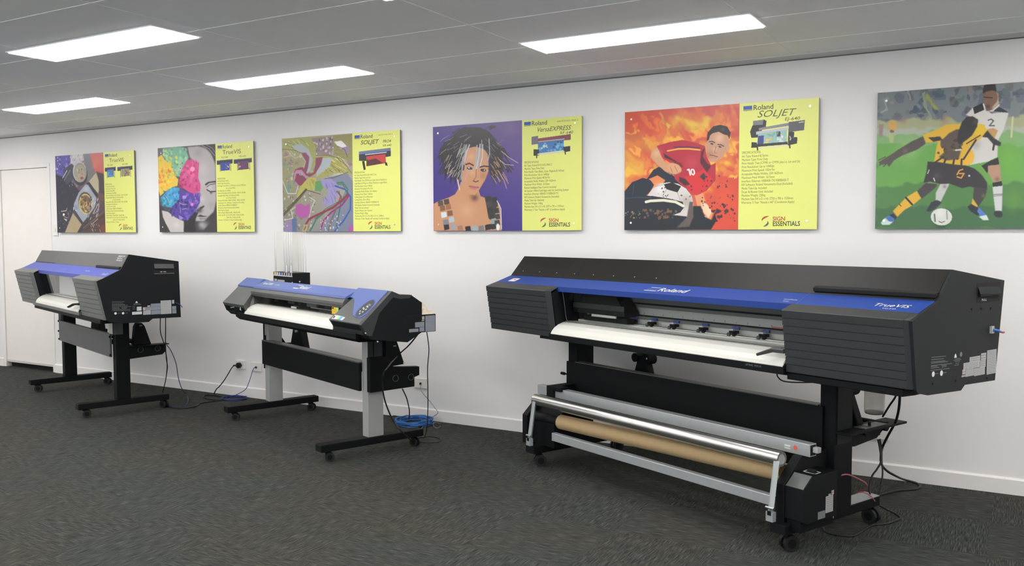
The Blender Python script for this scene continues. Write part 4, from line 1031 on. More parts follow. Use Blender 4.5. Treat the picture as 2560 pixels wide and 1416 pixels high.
poster(5, -2.224, PW, 'poster with a footballer in red sliding over flames and a yellow text panel',
       dict(logo=(757, 18), items=[('SOLJET', 0.056, 836, 90, 1.22, 0.35, -0.002), ('EJ-640', 0.026, 997, 118, 1.3, 0.15, 0.008)]),
       SP5, 289, 21.1, 20, [((790, 96, 1122, 284), [P_((120, 120, 124), (815, 108), (885, 104), (888, 134), (815, 138)), P_(K_, (812, 134), (880, 134), (866, 170), (900, 176), (880, 206), (806, 206), (798, 170)), P_(K_, (876, 106), (894, 112), (890, 150), (870, 150)), P_((130, 130, 134), (850, 152), (1022, 132), (1022, 150), (850, 166)), P_((80, 82, 86), (1022, 128), (1112, 122), (1108, 180), (1020, 186)), ('l', (200, 200, 200), 5, [(1080, 134), (1104, 132)]), P_((190, 192, 196), (834, 172), (1018, 156), (1018, 174), (834, 190)), P_((150, 190, 180), (846, 184), (1012, 172), (1012, 244), (840, 254)), P_((60, 62, 130), (846, 198), (880, 196), (878, 244), (842, 248)), ('n', (226, 190, 90), 2, 8, [884, 210, 930, 244], 6, 11), ('n', (220, 226, 224), 4, 12, [950, 200, 1006, 244], 5, 12), P_((50, 46, 50), (950, 180), (974, 178), (976, 206), (956, 208), s=1), ('n', (110, 160, 150), 6, 8, [900, 184, 960, 210], 5, 12), P_((36, 36, 40), (834, 246), (1016, 240), (1018, 256), (830, 262)), ('l', (216, 216, 190), 7, [(850, 270), (1020, 262)]), P_(K_, (808, 232), (840, 236), (838, 266), (806, 266)), P_(K_, (1020, 184), (1054, 186), (1052, 216), (1072, 218), (1070, 254), (1018, 262)), ('n', (210, 210, 210), 8, 5, [1022, 190, 1050, 230], 3, 6), ('l', K_, 8, [(842, 262), (844, 280)]), ('l', K_, 8, [(1028, 258), (1030, 276)])], 130, 74)], (869, 674), 1.03)
poster(6, -0.725, PW, 'green poster of two footballers chasing a white ball, cut by the right edge')

# ------------------------------------------------------------------ printers: local x = along the machine, y = depth to the back, z = up
def caster(p, x, y, r=0.034, h=0.085, swivel=0.0, thick=0.045):
    m = MB(); m.cyl((x, y, h), (x, y, h - 0.012), 0.022, BLACK, 16)
    c_, s_ = math.cos(swivel), math.sin(swivel)
    off = 0.012; cx, cy = x + s_ * off, y + c_ * off
    for k in (-1, 1):
        ax = Vector((c_ * k * 0.007, -s_ * k * 0.007, 0))
        m.add([Vector((x, y, h - 0.012)) + ax + Vector((s_ * a, c_ * a, 0)) for a in (-0.016, 0.022)] + [Vector((cx, cy, r)) + ax + Vector((s_ * a, c_ * a, -0.004)) for a in (0.008, -0.008)], [(0, 1, 2, 3)], BLACK)
    m.box(x - 0.010, x + 0.010, y - 0.012, y + 0.014, h - 0.03, h - 0.010, BLACK)
    o = m.build('caster', BLACK, p)
    for k in (-1, 1):
        a = Vector((cx, cy, r)) + Vector((c_, -s_, 0)) * k * 0.008; b = Vector((cx, cy, r)) + Vector((c_, -s_, 0)) * k * thick / 2
        q = MB(); q.cyl(a, b, r, RUB, 22); q.cyl(b, b + (b - a).normalized() * 0.002, r * 0.55, BLACK, 18)
        q.build('wheel', RUB, o, 0.002)
    return o

def foot(p, x0, x1, y0, y1, z0, z1, m=BLACK):
    o = MB().box(x0, x1, y0, y1, z0, z1).build('foot_beam', m, p, 0.004)
    MB().box(x0 + 0.003, x1 - 0.003, y0 - 0.003, y0 + 0.001, z0 + 0.003, z1 - 0.003).build('end_cap', BLACKP, o, 0.001)
    return o

def louvre(y_t, z_t, y_b, z_b, n, step=0.007, gap=0.0035):
    """shiplap profile of a block front, top to bottom"""
    pts = []
    for i in range(n):
        a = i / n; b = (i + 1) / n
        ya = y_t + (y_b - y_t) * a; za = z_t + (z_b - z_t) * a
        yb = y_t + (y_b - y_t) * b; zb = z_t + (z_b - z_t) * b
        pts.append((ya + (0.0015 if i else 0), za)); pts.append((yb - 0.0015, zb + gap))
        if i < n - 1: pts.append((yb + step, zb + gap * 0.8)); pts.append((yb + step, zb))
        else: pts.append((yb, zb))
    return pts

def printed_label(mb, x, y0, y1, z0, z1, rows, m=None, ink=None, seed=1):
    """label on a side sheet facing +x: backing and printed rows"""
    m = m or LABEL; ink = ink or INK
    mb.quad((x, y0, z0), (x, y1, z0), (x, y1, z1), (x, y0, z1), m)
    rg = random.Random(seed); hh = z1 - z0; ww = y1 - y0
    for i in range(rows):
        zc = z1 - hh * (i + 0.8) / (rows + 0.6); e = hh / (rows + 0.6) * 0.14
        b = y0 + ww * 0.08
        while b < y1 - ww * 0.12:
            l = ww * rg.uniform(0.08, 0.22); l = min(l, y1 - ww * 0.08 - b)
            mb.quad((x + 0.0004, b, zc - e), (x + 0.0004, b + l, zc - e), (x + 0.0004, b + l, zc + e), (x + 0.0004, b, zc + e), ink)
            b += l + ww * 0.03
def side_rows(mb, x, rows, m):
    for (y0, z0, y1, z1, t) in rows:
        n = max(2, int((y1 - y0) / 0.012))
        for i in range(n):
            a = y0 + (y1 - y0) * i / n; b = y0 + (y1 - y0) * (i + 0.86) / n
            za = z0 + (z1 - z0) * i / n
            mb.quad((x, a, za - t), (x, b, za - t), (x, b, za + t), (x, a, za + t), m)
def disc_x(mb, x, y, z, r, m, n=18): mb.add([(x, y + r * math.cos(6.2832 * i / n), z + r * math.sin(6.2832 * i / n)) for i in range(n)], [tuple(range(n))], m)

def body_family(p, U0, U1, LB, RB, A, bt, bb, ft, fb, back, bk, notch, low, front_m, top_m, blue_m, crease_m, split_u, split_depth, inner=True):
    """the two look-alike printers: louvred blocks at both ends, blue strip, sloped top cover
       A ridge, bt/bb blue strip top/bottom, ft/fb block front top/bottom, back/bk rear top/bottom, notch, low (y,z points)"""
    yA, zA = A
    # sheet metal shell of the two ends
    side = [A, back, bk, notch[0], notch[1], low[0], low[1], (fb[0] + 0.012, fb[1]), (ft[0] + 0.012, ft[1] - 0.002), (bb[0], bb[1] - 0.002), (bt[0], bt[1] - 0.002)]
    sd = MB().prism(side, U1 - 0.012, U1).build('side_panel', CHARSIDE if U1 > 2.2 else BLACKP, p, 0.0015)
    inn = [(yA + 0.005, zA - 0.02), (split_depth, zA - 0.03), (split_depth, bk[1] + 0.01), (notch[1][0], notch[1][1] + 0.02), (low[0][0], low[0][1] + 0.012), (fb[0] + 0.03, fb[1] + 0.006), (ft[0] + 0.03, ft[1] - 0.012), (bb[0] + 0.01, bb[1] - 0.015), (bt[0] + 0.01, bt[1] - 0.015)]
    MB().prism(inn, U0 + 0.002, LB).build('end_cabinet', BLACKP, p)
    inr = [(yA + 0.005, zA - 0.02), (back[0] - 0.01, back[1] - 0.02), (bk[0] - 0.01, bk[1] + 0.01)] + inn[3:]
    MB().prism(inr, RB, U1 - 0.012).build('end_cabinet', BLACKP, p)
    for (a, b, ch) in ((U0, LB - 0.028, 1), (RB, U1 - 0.030, 1)):
        pr = louvre(ft[0], ft[1] - 0.034 * 0, fb[0], fb[1], 8)
        prof = [(bb[0], bb[1]), (ft[0] + 0.002, ft[1] + 0.003)] + pr + [(fb[0] + 0.03, fb[1]), (ft[0] + 0.03, ft[1] - 0.012), (bb[0], bb[1] - 0.012)]
        m = MB().prism(prof, a, b)
        # mitred edge strip
        e = 0.028; d_ = 0.024
        m.add([(b, ft[0] + 0.001, ft[1] + 0.001), (b + e, ft[0] + d_, ft[1] - 0.002), (b + e, fb[0] + d_, fb[1]), (b, fb[0] + 0.001, fb[1]), (b, ft[0] + d_, ft[1] + 0.002), (b, bb[0], bb[1]), (b + e, bb[0], bb[1] - 0.004)], [(0, 1, 2, 3), (0, 5, 6, 1), (3, 2, 1)], front_m)
        m.build('louvred_block', front_m, p)
    # sloped cover
    tc = MB()
    tc.prism([bt, A, (split_depth, zA - (zA - back[1]) * (split_depth - yA) / (back[0] - yA)), (split_depth, back[1] - 0.012), (yA + 0.006, zA - 0.014), (bt[0] + 0.012, bt[1] - 0.006)], U0, split_u)
    tc.prism([bt, A, back, (back[0], back[1] - 0.012), (yA + 0.006, zA - 0.014), (bt[0] + 0.012, bt[1] - 0.006)], split_u, U1 - 0.0125)
    top = tc.build('top_cover', top_m, p, 0.001)
    # blue strip with its front lip
    bl = MB().prism([bt, (bb[0], bb[1]), (bb[0], bb[1] - 0.03), (bb[0] + 0.012, bb[1] - 0.03), (bb[0] + 0.012, bb[1] - 0.012), (bt[0] + 0.006, bt[1] - 0.012)], U0 + 0.001, U1 - 0.0125)
    blue = bl.build('blue_panel', blue_m, p, 0.001)
    return sd, top, blue

def slope_pt(a, b, u, t, off=0.0006):
    """point on the slope a->b (y,z) at fraction t, lifted off the surface"""
    d = Vector((b[0] - a[0], b[1] - a[1])).normalized(); n = Vector((-d.y, d.x))
    return (u, a[0] + (b[0] - a[0]) * t + n.x * off, a[1] + (b[1] - a[1]) * t + n.y * off)
def slope_strip(mb, a, b, u0, t0, u1, t1, w_, m, off=0.0006):
    p0 = Vector(slope_pt(a, b, u0, t0, off)); p1 = Vector(slope_pt(a, b, u1, t1, off)); d = (p1 - p0).normalized()
    sl = Vector((0, b[0] - a[0], b[1] - a[1])).normalized(); nrm = Vector((1, 0, 0)).cross(sl); s_ = nrm.cross(d) * w_ / 2
    mb.quad(p0 - s_, p1 - s_, p1 + s_, p0 + s_, m)
def slope_dir(a, b): return (0, b[0] - a[0], b[1] - a[1])

def roll_support(p, x, y, z0, z1, w_=0.15, th=0.05, hub=0.03, top=0.055):
    m = MB(); vs = []
    m.add([(x - w_ / 2, y, z0), (x + w_ / 2, y, z0), (x + top / 2, y, z1), (x - top / 2, y, z1), (x - w_ / 2, y + th, z0), (x + w_ / 2, y + th, z0), (x + top / 2, y + th, z1), (x - top / 2, y + th, z1)],
          [(0, 1, 2, 3), (7, 6, 5, 4), (0, 4, 5, 1), (1, 5, 6, 2), (2, 6, 7, 3), (3, 7, 4, 0)], BLACK)
    o = m.build('roll_support', BLACK, p, 0.006)
    return o

# ---------------- large printer (right)
L3 = empty('wide_format_printer', (-2.475, -0.732, 0), R(-23.399), 'largest of the three printers, at right, with a silver roller and cardboard tube below', 'printer')
A3, BT3, BB3, FT3, FB3 = (0.292, 1.231), (0.183, 1.110), (0.061, 1.070), (-0.014, 1.045), (0.028, 0.775)
BK3, BB_3 = (0.728, 1.174), (0.668, 0.750)
sd3, top3, blue3 = body_family(L3, -0.508, 2.302, 0.118, 1.722, A3, BT3, BB3, FT3, FB3, BK3, BB_3, ((0.412, 0.757), (0.382, 0.737)), ((0.126, 0.746), (0.05, 0.762)), CHAR, TOPC, BLUE, None, 0.0, 0.545)
ln = MB()
slope_strip(ln, BT3, A3, 0.138, 0.0, 0.104, 1.0, 0.005, DARKGAP); slope_strip(ln, BT3, A3, 0.838, 0.03, 0.811, 1.0, 0.006, DARKGAP); slope_strip(ln, BT3, A3, -0.505, 0.03, 0.838, 0.03, 0.006, DARKGAP)
for u in (-0.411, -0.241, -0.074, 0.093, 0.261, 0.430, 0.598, 0.762): slope_strip(ln, BT3, A3, u - 0.003, 0.24, u + 0.003, 0.24, 0.006, LGREY, 0.001)
ln.build('cover_seam', DARKGAP, top3)
# grab bar over the ink hatch
hb = MB(); hb.prism([(0.186, 1.120), (0.184, 1.138), (0.190, 1.142), (0.214, 1.146), (0.206, 1.132)], 1.738, 2.290)
hb.build('hatch_handle', DARKGAP, top3, 0.003)
ln = MB(); slope_strip(ln, BB3, BT3, 1.742, 0.0, 1.722, 1.0, 0.003, BLUE2D)
ln.build('panel_seam', BLUE2D, blue3); ln = MB()
slope_strip(ln, BB3, BT3, -0.412, 0.42, -0.345, 0.42, 0.052, WHITEP, 0.001); slope_strip(ln, BB3, BT3, -0.392, 0.47, -0.362, 0.47, 0.014, RED, 0.0014)
ln.build('white_label', WHITEP, blue3); ln = MB()
slope_strip(ln, BB3, BT3, 0.787, 0.27, 0.872, 0.27, 0.006, WHITEP, 0.001); slope_strip(ln, BB3, BT3, 0.80, 0.60, 0.872, 0.60, 0.004, WHITEP, 0.001); slope_strip(ln, BB3, BT3, 0.79, 0.42, 0.868, 0.42, 0.016, BLUE2D, 0.001)
ln.build('panel_marks', WHITEP, blue3)
sdir = slope_dir(BB3, BT3)
text('blue_panel_lettering', [('Roland', 0.062, slope_pt(BB3, BT3, 0.874, 0.27, 0.0012), (1, 0, 0), sdir, WHITEP, 1.12, 0.15, 0.006),
    ('TrueVIS', 0.044, slope_pt(BB3, BT3, 2.075, 0.30, 0.0012), (1, 0, 0), sdir, WHITEP, 1.05, 0.2, 0.0),
    ('VG-640', 0.014, slope_pt(BB3, BT3, 2.130, 0.12, 0.0012), (1, 0, 0), sdir, WHITEP, 1.3, 0.1), ('VersaWorks', 0.014, slope_pt(BB3, BT3, 1.648, 0.30, 0.0012), (1, 0, 0), sdir, WHITEP), ('INSIDE', 0.010, slope_pt(BB3, BT3, 1.660, 0.14, 0.0012), (1, 0, 0), sdir, WHITEP)], blue3)
# chassis and print zone
MB().prism([(0.035, 0.758), (0.035, 0.772), (0.06, 0.776), (0.43, 0.776), (0.43, 0.762), (0.13, 0.760)], -0.02, 1.72).prism([(0.035, 0.742), (0.035, 0.770), (0.06, 0.775), (0.43, 0.775), (0.43, 0.745), (0.13, 0.738)], 1.72, 2.25).build('chassis_beam', BLACK, L3, 0.002)
MB().box(0.10, 1.722, 0.006, 0.05, 0.763, 0.803).build('front_rail', BLACK, L3, 0.003)
text('front_rail_lettering', [('LIFTING  POS.10', 0.012, (1.52, 0.0034, 0.782), (1, 0, 0), (0, 0, 1), GREYPR)], L3)
ap = [(0.215, 0.862), (0.15, 0.866), (0.10, 0.862), (0.06, 0.850), (0.030, 0.833), (0.012, 0.815), (0.004, 0.800)]
m = MB(); m.prism(ap + [(y + 0.004, z - 0.006) for y, z in ap[::-1]], 0.122, 1.718)
m.build('media_apron', PLAT, L3)
m = MB(); m.box(0.12, 1.72, 0.215, 0.300, 0.858, 0.872, PLAT); m.build('platen', LGREY, L3)
MB().box(0.12, 1.72, 0.285, 0.30, 0.872, 0.902).build('media_bed', PLAT, L3)
MB().box(0.12, 1.72, 0.275, 0.31, 0.902, 0.918).build('pinch_roller_rail', MGREY, L3)
sc = MB(); sc.box(0.12, 1.72, 0.295, 0.31, 0.925, 0.966, LGREY)
for i in range(22):
    u = 0.16 + i * 0.071; sc.quad((u, 0.2945, 0.929), (u + 0.004, 0.2945, 0.929), (u + 0.004, 0.2945, 0.936 if i % 2 else 0.940), (u, 0.2945, 0.936 if i % 2 else 0.940), INK)
sc.quad((1.44, 0.2945, 0.926), (1.52, 0.2945, 0.926), (1.52, 0.2945, 0.932), (1.44, 0.2945, 0.932), RED)
sc.build('scale_rail', LGREY, L3)
m = MB(); m.box(0.12, 1.72, 0.285, 0.31, 0.966, 1.02, MGREY); m.box(0.12, 1.72, 0.270, 0.30, 0.985, 0.993, BLACK); m.box(0.12, 1.72, 0.30, 0.32, 0.84, 1.10, BLACKP); m.build('carriage_guide', MGREY, L3)
m = MB(); m.cyl((0.12, 0.235, 0.874), (1.72, 0.235, 0.874), 0.006, ALU, 12); m.build('feed_shaft', ALU, L3)
# print head carriage at the left
m = MB(); m.add([(0.13, 0.17, 1.035), (0.49, 0.17, 1.025), (0.56, 0.17, 0.940), (0.56, 0.17, 0.918), (0.13, 0.17, 0.918), (0.13, 0.28, 1.035), (0.49, 0.28, 1.025), (0.56, 0.28, 0.940), (0.56, 0.28, 0.918), (0.13, 0.28, 0.918)],
    [(0, 4, 3, 2, 1), (5, 6, 7, 8, 9), (0, 1, 6, 5), (1, 2, 7, 6), (2, 3, 8, 7), (3, 4, 9, 8), (4, 0, 5, 9)], BLACKP)
m.box(0.13, 0.56, 0.166, 0.17, 0.945, 0.975, CHAR)
cr = m.build('print_carriage', BLACKP, L3, 0.004)
m = MB(); m.box(0.30, 0.50, 0.16, 0.168, 0.905, 0.918, LGREY); m.box(0.20, 0.56, 0.19, 0.25, 0.876, 0.905, BLACK); m.build('carriage_cutter', BLACK, cr)
for u in (0.26, 0.545, 0.690, 0.853, 1.053, 1.249, 1.428):
    m = MB(); m.box(u - 0.020, u + 0.020, 0.262, 0.275, 0.904, 0.916, BLUE2D); m.box(u - 0.016, u + 0.022, 0.232, 0.265, 0.884, 0.898, BLACK); m.cyl((u - 0.022, 0.232, 0.880), (u - 0.006, 0.232, 0.880), 0.009, GREYP, 14); m.cyl((u + 0.010, 0.232, 0.882), (u + 0.026, 0.232, 0.882), 0.009, BLACK, 14); m.box(u - 0.020, u + 0.000, 0.245, 0.262, 0.896, 0.906, WHITEP)
    m.build('pinch_roller', BLACK, L3, 0.001)
pw = MB(); pw.add([(0.145, 0.075, 1.040), (1.70, 0.075, 1.040), (1.70, 0.105, 0.868), (0.145, 0.105, 0.868)], [(0, 1, 2, 3)], PANE)
pane = pw.build('clear_front_cover', PANE, L3)
pe = MB(); pe.sweep([(0.145, 0.0745, 1.04), (0.145, 0.09, 0.955), (0.146, 0.101, 0.885), (0.160, 0.103, 0.870), (0.20, 0.1035, 0.868), (0.9, 0.1035, 0.868), (1.70, 0.1035, 0.868)], 0.0022, GREYP, 6, 4)
pe.build('cover_rim', GREYP, pane)
m = MB(); m.prism([(0.0, 0.872), (0.025, 0.880), (0.035, 0.862), (0.012, 0.854)], 1.655, 1.72)
m.add([(1.66, 0.0, 0.872), (1.66, 0.012, 0.854), (1.66, 0.035, 0.862), (1.66, 0.025, 0.880), (1.60, -0.028, 0.846), (1.60, -0.02, 0.834), (1.60, 0.0, 0.838), (1.60, -0.005, 0.850)], [(0, 1, 5, 4), (1, 2, 6, 5), (2, 3, 7, 6), (3, 0, 4, 7), (4, 5, 6, 7)], GREYP)
m.build('loading_lever', GREYP, L3, 0.002)
# side sheet: ink hatch, labels
X3 = 2.302
m = MB(); m.box(X3 - 0.001, X3 + 0.0006, 0.487, 0.690, 1.088, 1.170, DARKGAP); hat = m.build('ink_slot', DARKGAP, sd3)
m = MB(); m.add([(X3 + 0.001, 0.496, 1.155), (X3 + 0.001, 0.680, 1.150), (X3 + 0.012, 0.680, 1.120), (X3 + 0.012, 0.496, 1.124)], [(0, 1, 2, 3)], CHARSIDE); m.box(X3, X3 + 0.013, 0.496, 0.680, 1.116, 1.122, BLACKP); m.build('ink_slot_flap', CHARSIDE, hat)
text('ink_slot_lettering', [('PULL', 0.014, (X3 + 0.0012, 0.53, 1.094), (0, 1, 0), (0, 0, 1), WHITEP, 1.4)], sd3)
m = MB(); x_ = X3 + 0.0008
for q in ((0.590, 0.672, 0.782, 0.884, 14, 1), (0.538, 0.582, 0.847, 0.876, 2, 2), (0.443, 0.532, 0.845, 0.868, 2, 3), (0.394, 0.529, 0.820, 0.848, 4, 4), (0.532, 0.580, 0.817, 0.846, 3, 5), (0.412, 0.482, 0.790, 0.819, 5, 7), (0.484, 0.574, 0.786, 0.818, 5, 8)):
    printed_label(m, x_, q[0], q[1], q[2], q[3], q[4], LABEL, INK, q[5])
printed_label(m, x_, 0.386, 0.410, 0.802, 0.822, 1, LABEL, RED); printed_label(m, x_, 0.381, 0.410, 0.792, 0.799, 1, LABEL, INK)
m.build('rating_labels', LABEL, sd3)
m = MB(); r3 = [(0.144, 0.893, 0.253, 0.889), (0.144, 0.884, 0.238, 0.880), (0.142, 0.875, 0.250, 0.871), (0.142, 0.870, 0.270, 0.866), (0.141, 0.861, 0.303, 0.855), (0.141, 0.857, 0.190, 0.855), (0.222, 0.854, 0.262, 0.852), (0.140, 0.851, 0.205, 0.849), (0.222, 0.848, 0.260, 0.847), (0.139, 0.842, 0.285, 0.837), (0.325, 0.872, 0.368, 0.870), (0.315, 0.867, 0.375, 0.865), (0.325, 0.861, 0.365, 0.860), (0.33, 0.853, 0.36, 0.852), (0.322, 0.846, 0.358, 0.845), (0.175, 0.826, 0.20, 0.825), (0.235, 0.824, 0.262, 0.823)]
side_rows(m, x_, [q + (0.0011,) for q in r3], GREYPR)
disc_x(m, x_, 0.160, 0.826, 0.011, WHITEP); disc_x(m, x_, 0.222, 0.824, 0.011, WHITEP); disc_x(m, x_, 0.372, 0.886, 0.010, MGREY)
m.add([(x_, 0.318, 0.876), (x_, 0.338, 0.876), (x_, 0.334, 0.888), (x_, 0.328, 0.893), (x_, 0.322, 0.888)], [(0, 1, 2, 3, 4)], WHITEP)
m.build('warning_print', WHITEP, sd3)
for (a, b) in ((0.159, 0.788), (0.334, 0.782), (0.596, 0.767), (0.45, 1.065), (0.53, 1.063), (0.61, 1.06)): MB().cyl((X3, a, b), (X3 + 0.002, a, b), 0.0045, BLACK, 10).build('side_screw', BLACK, sd3)
m = MB(); m.box(X3, X3 + 0.010, 0.607, 0.628, 0.955, 0.985, LABEL); m.build('usb_port', LABEL, sd3)
# stand
foot(L3, -0.03, 0.05, -0.062, 0.66, 0.085, 0.130); foot(L3, 1.715, 1.795, -0.062, 0.66, 0.085, 0.130)
for (u, v, s_) in ((0.01, 0.0, 0.5), (1.757, 0.0, 0.4), (1.757, 0.63, 1.6), (0.01, 0.62, 0.3)): caster(L3, u, v, 0.036, 0.086, s_, 0.05)
for u in (-0.045, 1.722):
    po = MB().box(u, u + 0.078, 0.278, 0.415, 0.130, 0.745).build('post', BLACK, L3, 0.003)
MB().box(1.8005, 1.803, 0.292, 0.402, 0.43, 0.745).build('post_sleeve', CHARSIDE, po)  # paler sheet paints the light caught by the post's side face
MB().box(-0.045, 1.745, 0.262, 0.277, 0.300, 0.598).build('cross_panel', BLACK, L3, 0.002)
MB().box(0.034, 1.721, 0.262, 0.310, 0.5985, 0.603).build('cross_panel_lip', GREYP, L3)
m = MB(); m.cyl((-0.045, 0.268, 0.516), (-0.068, 0.268, 0.516), 0.005, BLACK, 10); m.cyl((-0.068, 0.268, 0.516), (-0.10, 0.268, 0.516), 0.009, BLACK, 10); m.build('adjusting_knob', BLACK, L3)
# rear media holder
for u in (-0.04, 1.755):
    MB().prism([(0.40, 0.40), (0.46, 0.395), (0.64, 0.41), (0.69, 0.44), (0.69, 0.47), (0.40, 0.49)], u, u + 0.03).build('rear_bracket', BLACK, L3, 0.002)
m = MB(); m.cyl((-0.04, 0.47, 0.475), (1.84, 0.47, 0.475), 0.022, BLACK, 18); m.cyl((-0.04, 0.63, 0.475), (1.84, 0.63, 0.475), 0.022, BLACK, 18); m.build('media_shaft', BLACK, L3)
m = MB(); m.box(1.765, 1.875, 0.28, 0.74, 0.482, 0.492, BLACK); m.box(1.80, 1.86, 0.42, 0.60, 0.4925, 0.496, GREYP); m.cyl((1.83, 0.50, 0.496), (1.83, 0.50, 0.512), 0.007, BLACK, 10); m.build('side_shelf', BLACK, L3, 0.001)
for (u, v) in ((0.44, 0.42), (1.70, 0.46)):
    rs = roll_support(L3, u, v, 0.49, 0.668 if u < 1 else 0.68, 0.17 if u < 1 else 0.20, 0.05)
    m = MB(); m.cyl((u - 0.045, v - 0.01, 0.656), (u - 0.045, v + 0.05, 0.656), 0.026, BLACK, 22); m.cyl((u + 0.045, v - 0.012, 0.656), (u + 0.045, v + 0.05, 0.656), 0.032, BLACK, 22); m.box(u + 0.052, u + 0.060, v - 0.0135, v - 0.012, 0.656, 0.666, WHITEP); m.build('support_roller', BLACK, rs)
# take-up unit bolted to the stand
m = MB(); m.box(-0.125, 1.795, 0.100, 0.148, 0.402, 0.458); alb = m.build('take_up_beam', GALV, L3, 0.002)
m = MB(); m.box(1.7951, 1.796, 0.105, 0.143, 0.407, 0.453, BLACKP); m.build('beam_end', BLACKP, alb)
m = MB(); y_ = 0.0994; m.quad((1.665, y_, 0.428), (1.695, y_, 0.428), (1.695, y_, 0.436), (1.665, y_, 0.436), WHITEP); m.quad((1.665, y_, 0.418), (1.695, y_, 0.418), (1.695, y_, 0.424), (1.665, y_, 0.424), WHITEP)
m.add([(1.722 + 0.011 * math.cos(6.283 * i / 16), y_, 0.430 + 0.011 * math.sin(6.283 * i / 16)) for i in range(16)], [tuple(range(16))], RED); m.build('beam_label', RED, alb)
MB().box(-0.02, 0.045, 0.085, 0.30, 0.400, 0.470).build('beam_clamp', BLACK, L3, 0.004); MB().box(1.796, 1.822, 0.118, 0.146, 0.420, 0.445).build('beam_plug', LABEL, L3, 0.003)
MB().box(0.045, 0.115, 0.085, 0.149, 0.445, 0.470).build('beam_clamp', BLACK, L3, 0.004)
for (a, b) in ((-0.107, -0.062), (1.718, 1.762)):
    MB().prism([(-0.030, 0.125), (-0.030, 0.295), (0.085, 0.400), (0.115, 0.402), (0.30, 0.402), (0.30, 0.130), (0.02, 0.118)], a, b).build('take_up_side_plate', BLACK if a < 0 else BLACKP, L3, 0.0025)
MB().prism([(0.005, 0.13), (0.005, 0.27), (0.08, 0.34), (0.28, 0.38), (0.28, 0.13)], -0.062, 0.150).build('take_up_spacer', BLACK, L3, 0.002)
m = MB(); m.prism([(-0.026, 0.152), (-0.026, 0.292), (0.034, 0.340), (0.215, 0.340), (0.215, 0.140), (0.0, 0.140)], 1.763, 1.857); mo = m.build('take_up_motor_box', BLACKP, L3, 0.002)
m = MB(); m.add([(1.766, -0.0265, 0.2945), (1.854, -0.0265, 0.2945), (1.854, 0.0335, 0.3425), (1.766, 0.0335, 0.3425)], [(0, 1, 2, 3)], GREYP); m.build('slanted_panel', CHAR, mo)
m = MB()
for q in ((1.775, 1.84, 0.075, 0.081), (1.775, 1.84, 0.119, 0.125), (1.775, 1.781, 0.075, 0.125), (1.834, 1.84, 0.075, 0.125)): m.quad((q[0], q[2], 0.3412), (q[1], q[2], 0.3412), (q[1], q[3], 0.3412), (q[0], q[3], 0.3412), WHITEP)
m.build('switch_outline', WHITEP, mo); MB().box(1.79, 1.825, 0.09, 0.11, 0.34, 0.352).build('direction_switch', DARKGAP, mo, 0.002)
m = MB(); xm = 1.8578; printed_label(m, xm, 0.13, 0.185, 0.165, 0.238, 8, LABEL, INK, 21); printed_label(m, xm, 0.075, 0.128, 0.147, 0.180, 2, GREYPR, INK, 22); printed_label(m, xm, 0.172, 0.190, 0.239, 0.258, 1, LABEL, RED, 23); printed_label(m, xm, 0.150, 0.167, 0.238, 0.246, 1, LABEL, INK, 24); m.build('motor_labels', LABEL, mo)
MB().box(1.7155, 1.794, 0.30, 0.655, 0.1305, 0.1345).build('foot_tray', GALV, L3)
MB().box(1.80, 1.83, 0.217, 0.235, 0.115, 0.165).build('white_connector', WHITEP, mo, 0.003)
MB().prism([(-0.02, 0.10), (-0.02, 0.150), (0.215, 0.142), (0.215, 0.10)], 1.77, 1.84).build('motor_bracket', BLACK, L3, 0.002)
# galvanised lower bar, swing arms and tension roller
m = MB(); m.box(0.150, 1.695, -0.012, -0.006, 0.180, 0.224); m.box(0.150, 1.695, -0.012, 0.020, 0.222, 0.226); m.build('lower_bar', GALV, L3, 0.002)
for (u, s_) in ((0.020, 0), (1.722, 1)):
    m = MB(); m.prism([(-0.052, 0.400), (-0.024, 0.400), (-0.058, 0.185), (-0.060, 0.145), (-0.088, 0.145), (-0.086, 0.195)], u, u + 0.006)
    m.add([(u, -0.052, 0.400), (u + 0.030, -0.052, 0.40), (u + 0.030, -0.086, 0.195), (u, -0.086, 0.195)], [(0, 1, 2, 3)], GALV)
    ar = m.build('swing_arm', GALV, L3, 0.001)
    m = MB(); m.box(u - 0.006, u + 0.030, -0.094, -0.070, 0.140, 0.182, GALV); m.box(u + 0.002, u + 0.022, -0.0955, -0.094, 0.167, 0.187, BLACK); m.cyl((u - 0.01, -0.088, 0.198), (u + 0.032, -0.088, 0.198), 0.006, ALU, 10); m.build('arm_counterweight', GALV, ar, 0.001)
m = MB(); m.tube((0.010, -0.020, 0.401), (1.740, -0.020, 0.401), 0.033, 0.024, ALU, 40); m.cyl((0.012, -0.02, 0.401), (1.738, -0.02, 0.401), 0.0235, GALV, 24); m.build('tension_roller', ALU, L3)
t = empty('cardboard_tube', (-2.475, -0.732, 0), R(-23.399), 'long brown cardboard tube held under the silver roller of the largest printer', 'cardboard tube')
m = MB(); m.tube((0.185, 0.03, 0.290), (1.712, 0.03, 0.330), 0.0415, 0.034, CARD, 40); m.build('tube_wall', CARD, t)
m = MB(); m.cyl((-0.06, 0.03, 0.285), (0.19, 0.03, 0.289), 0.034, BLACKP, 24, 0.026); m.build('core_flange', BLACKP, L3)

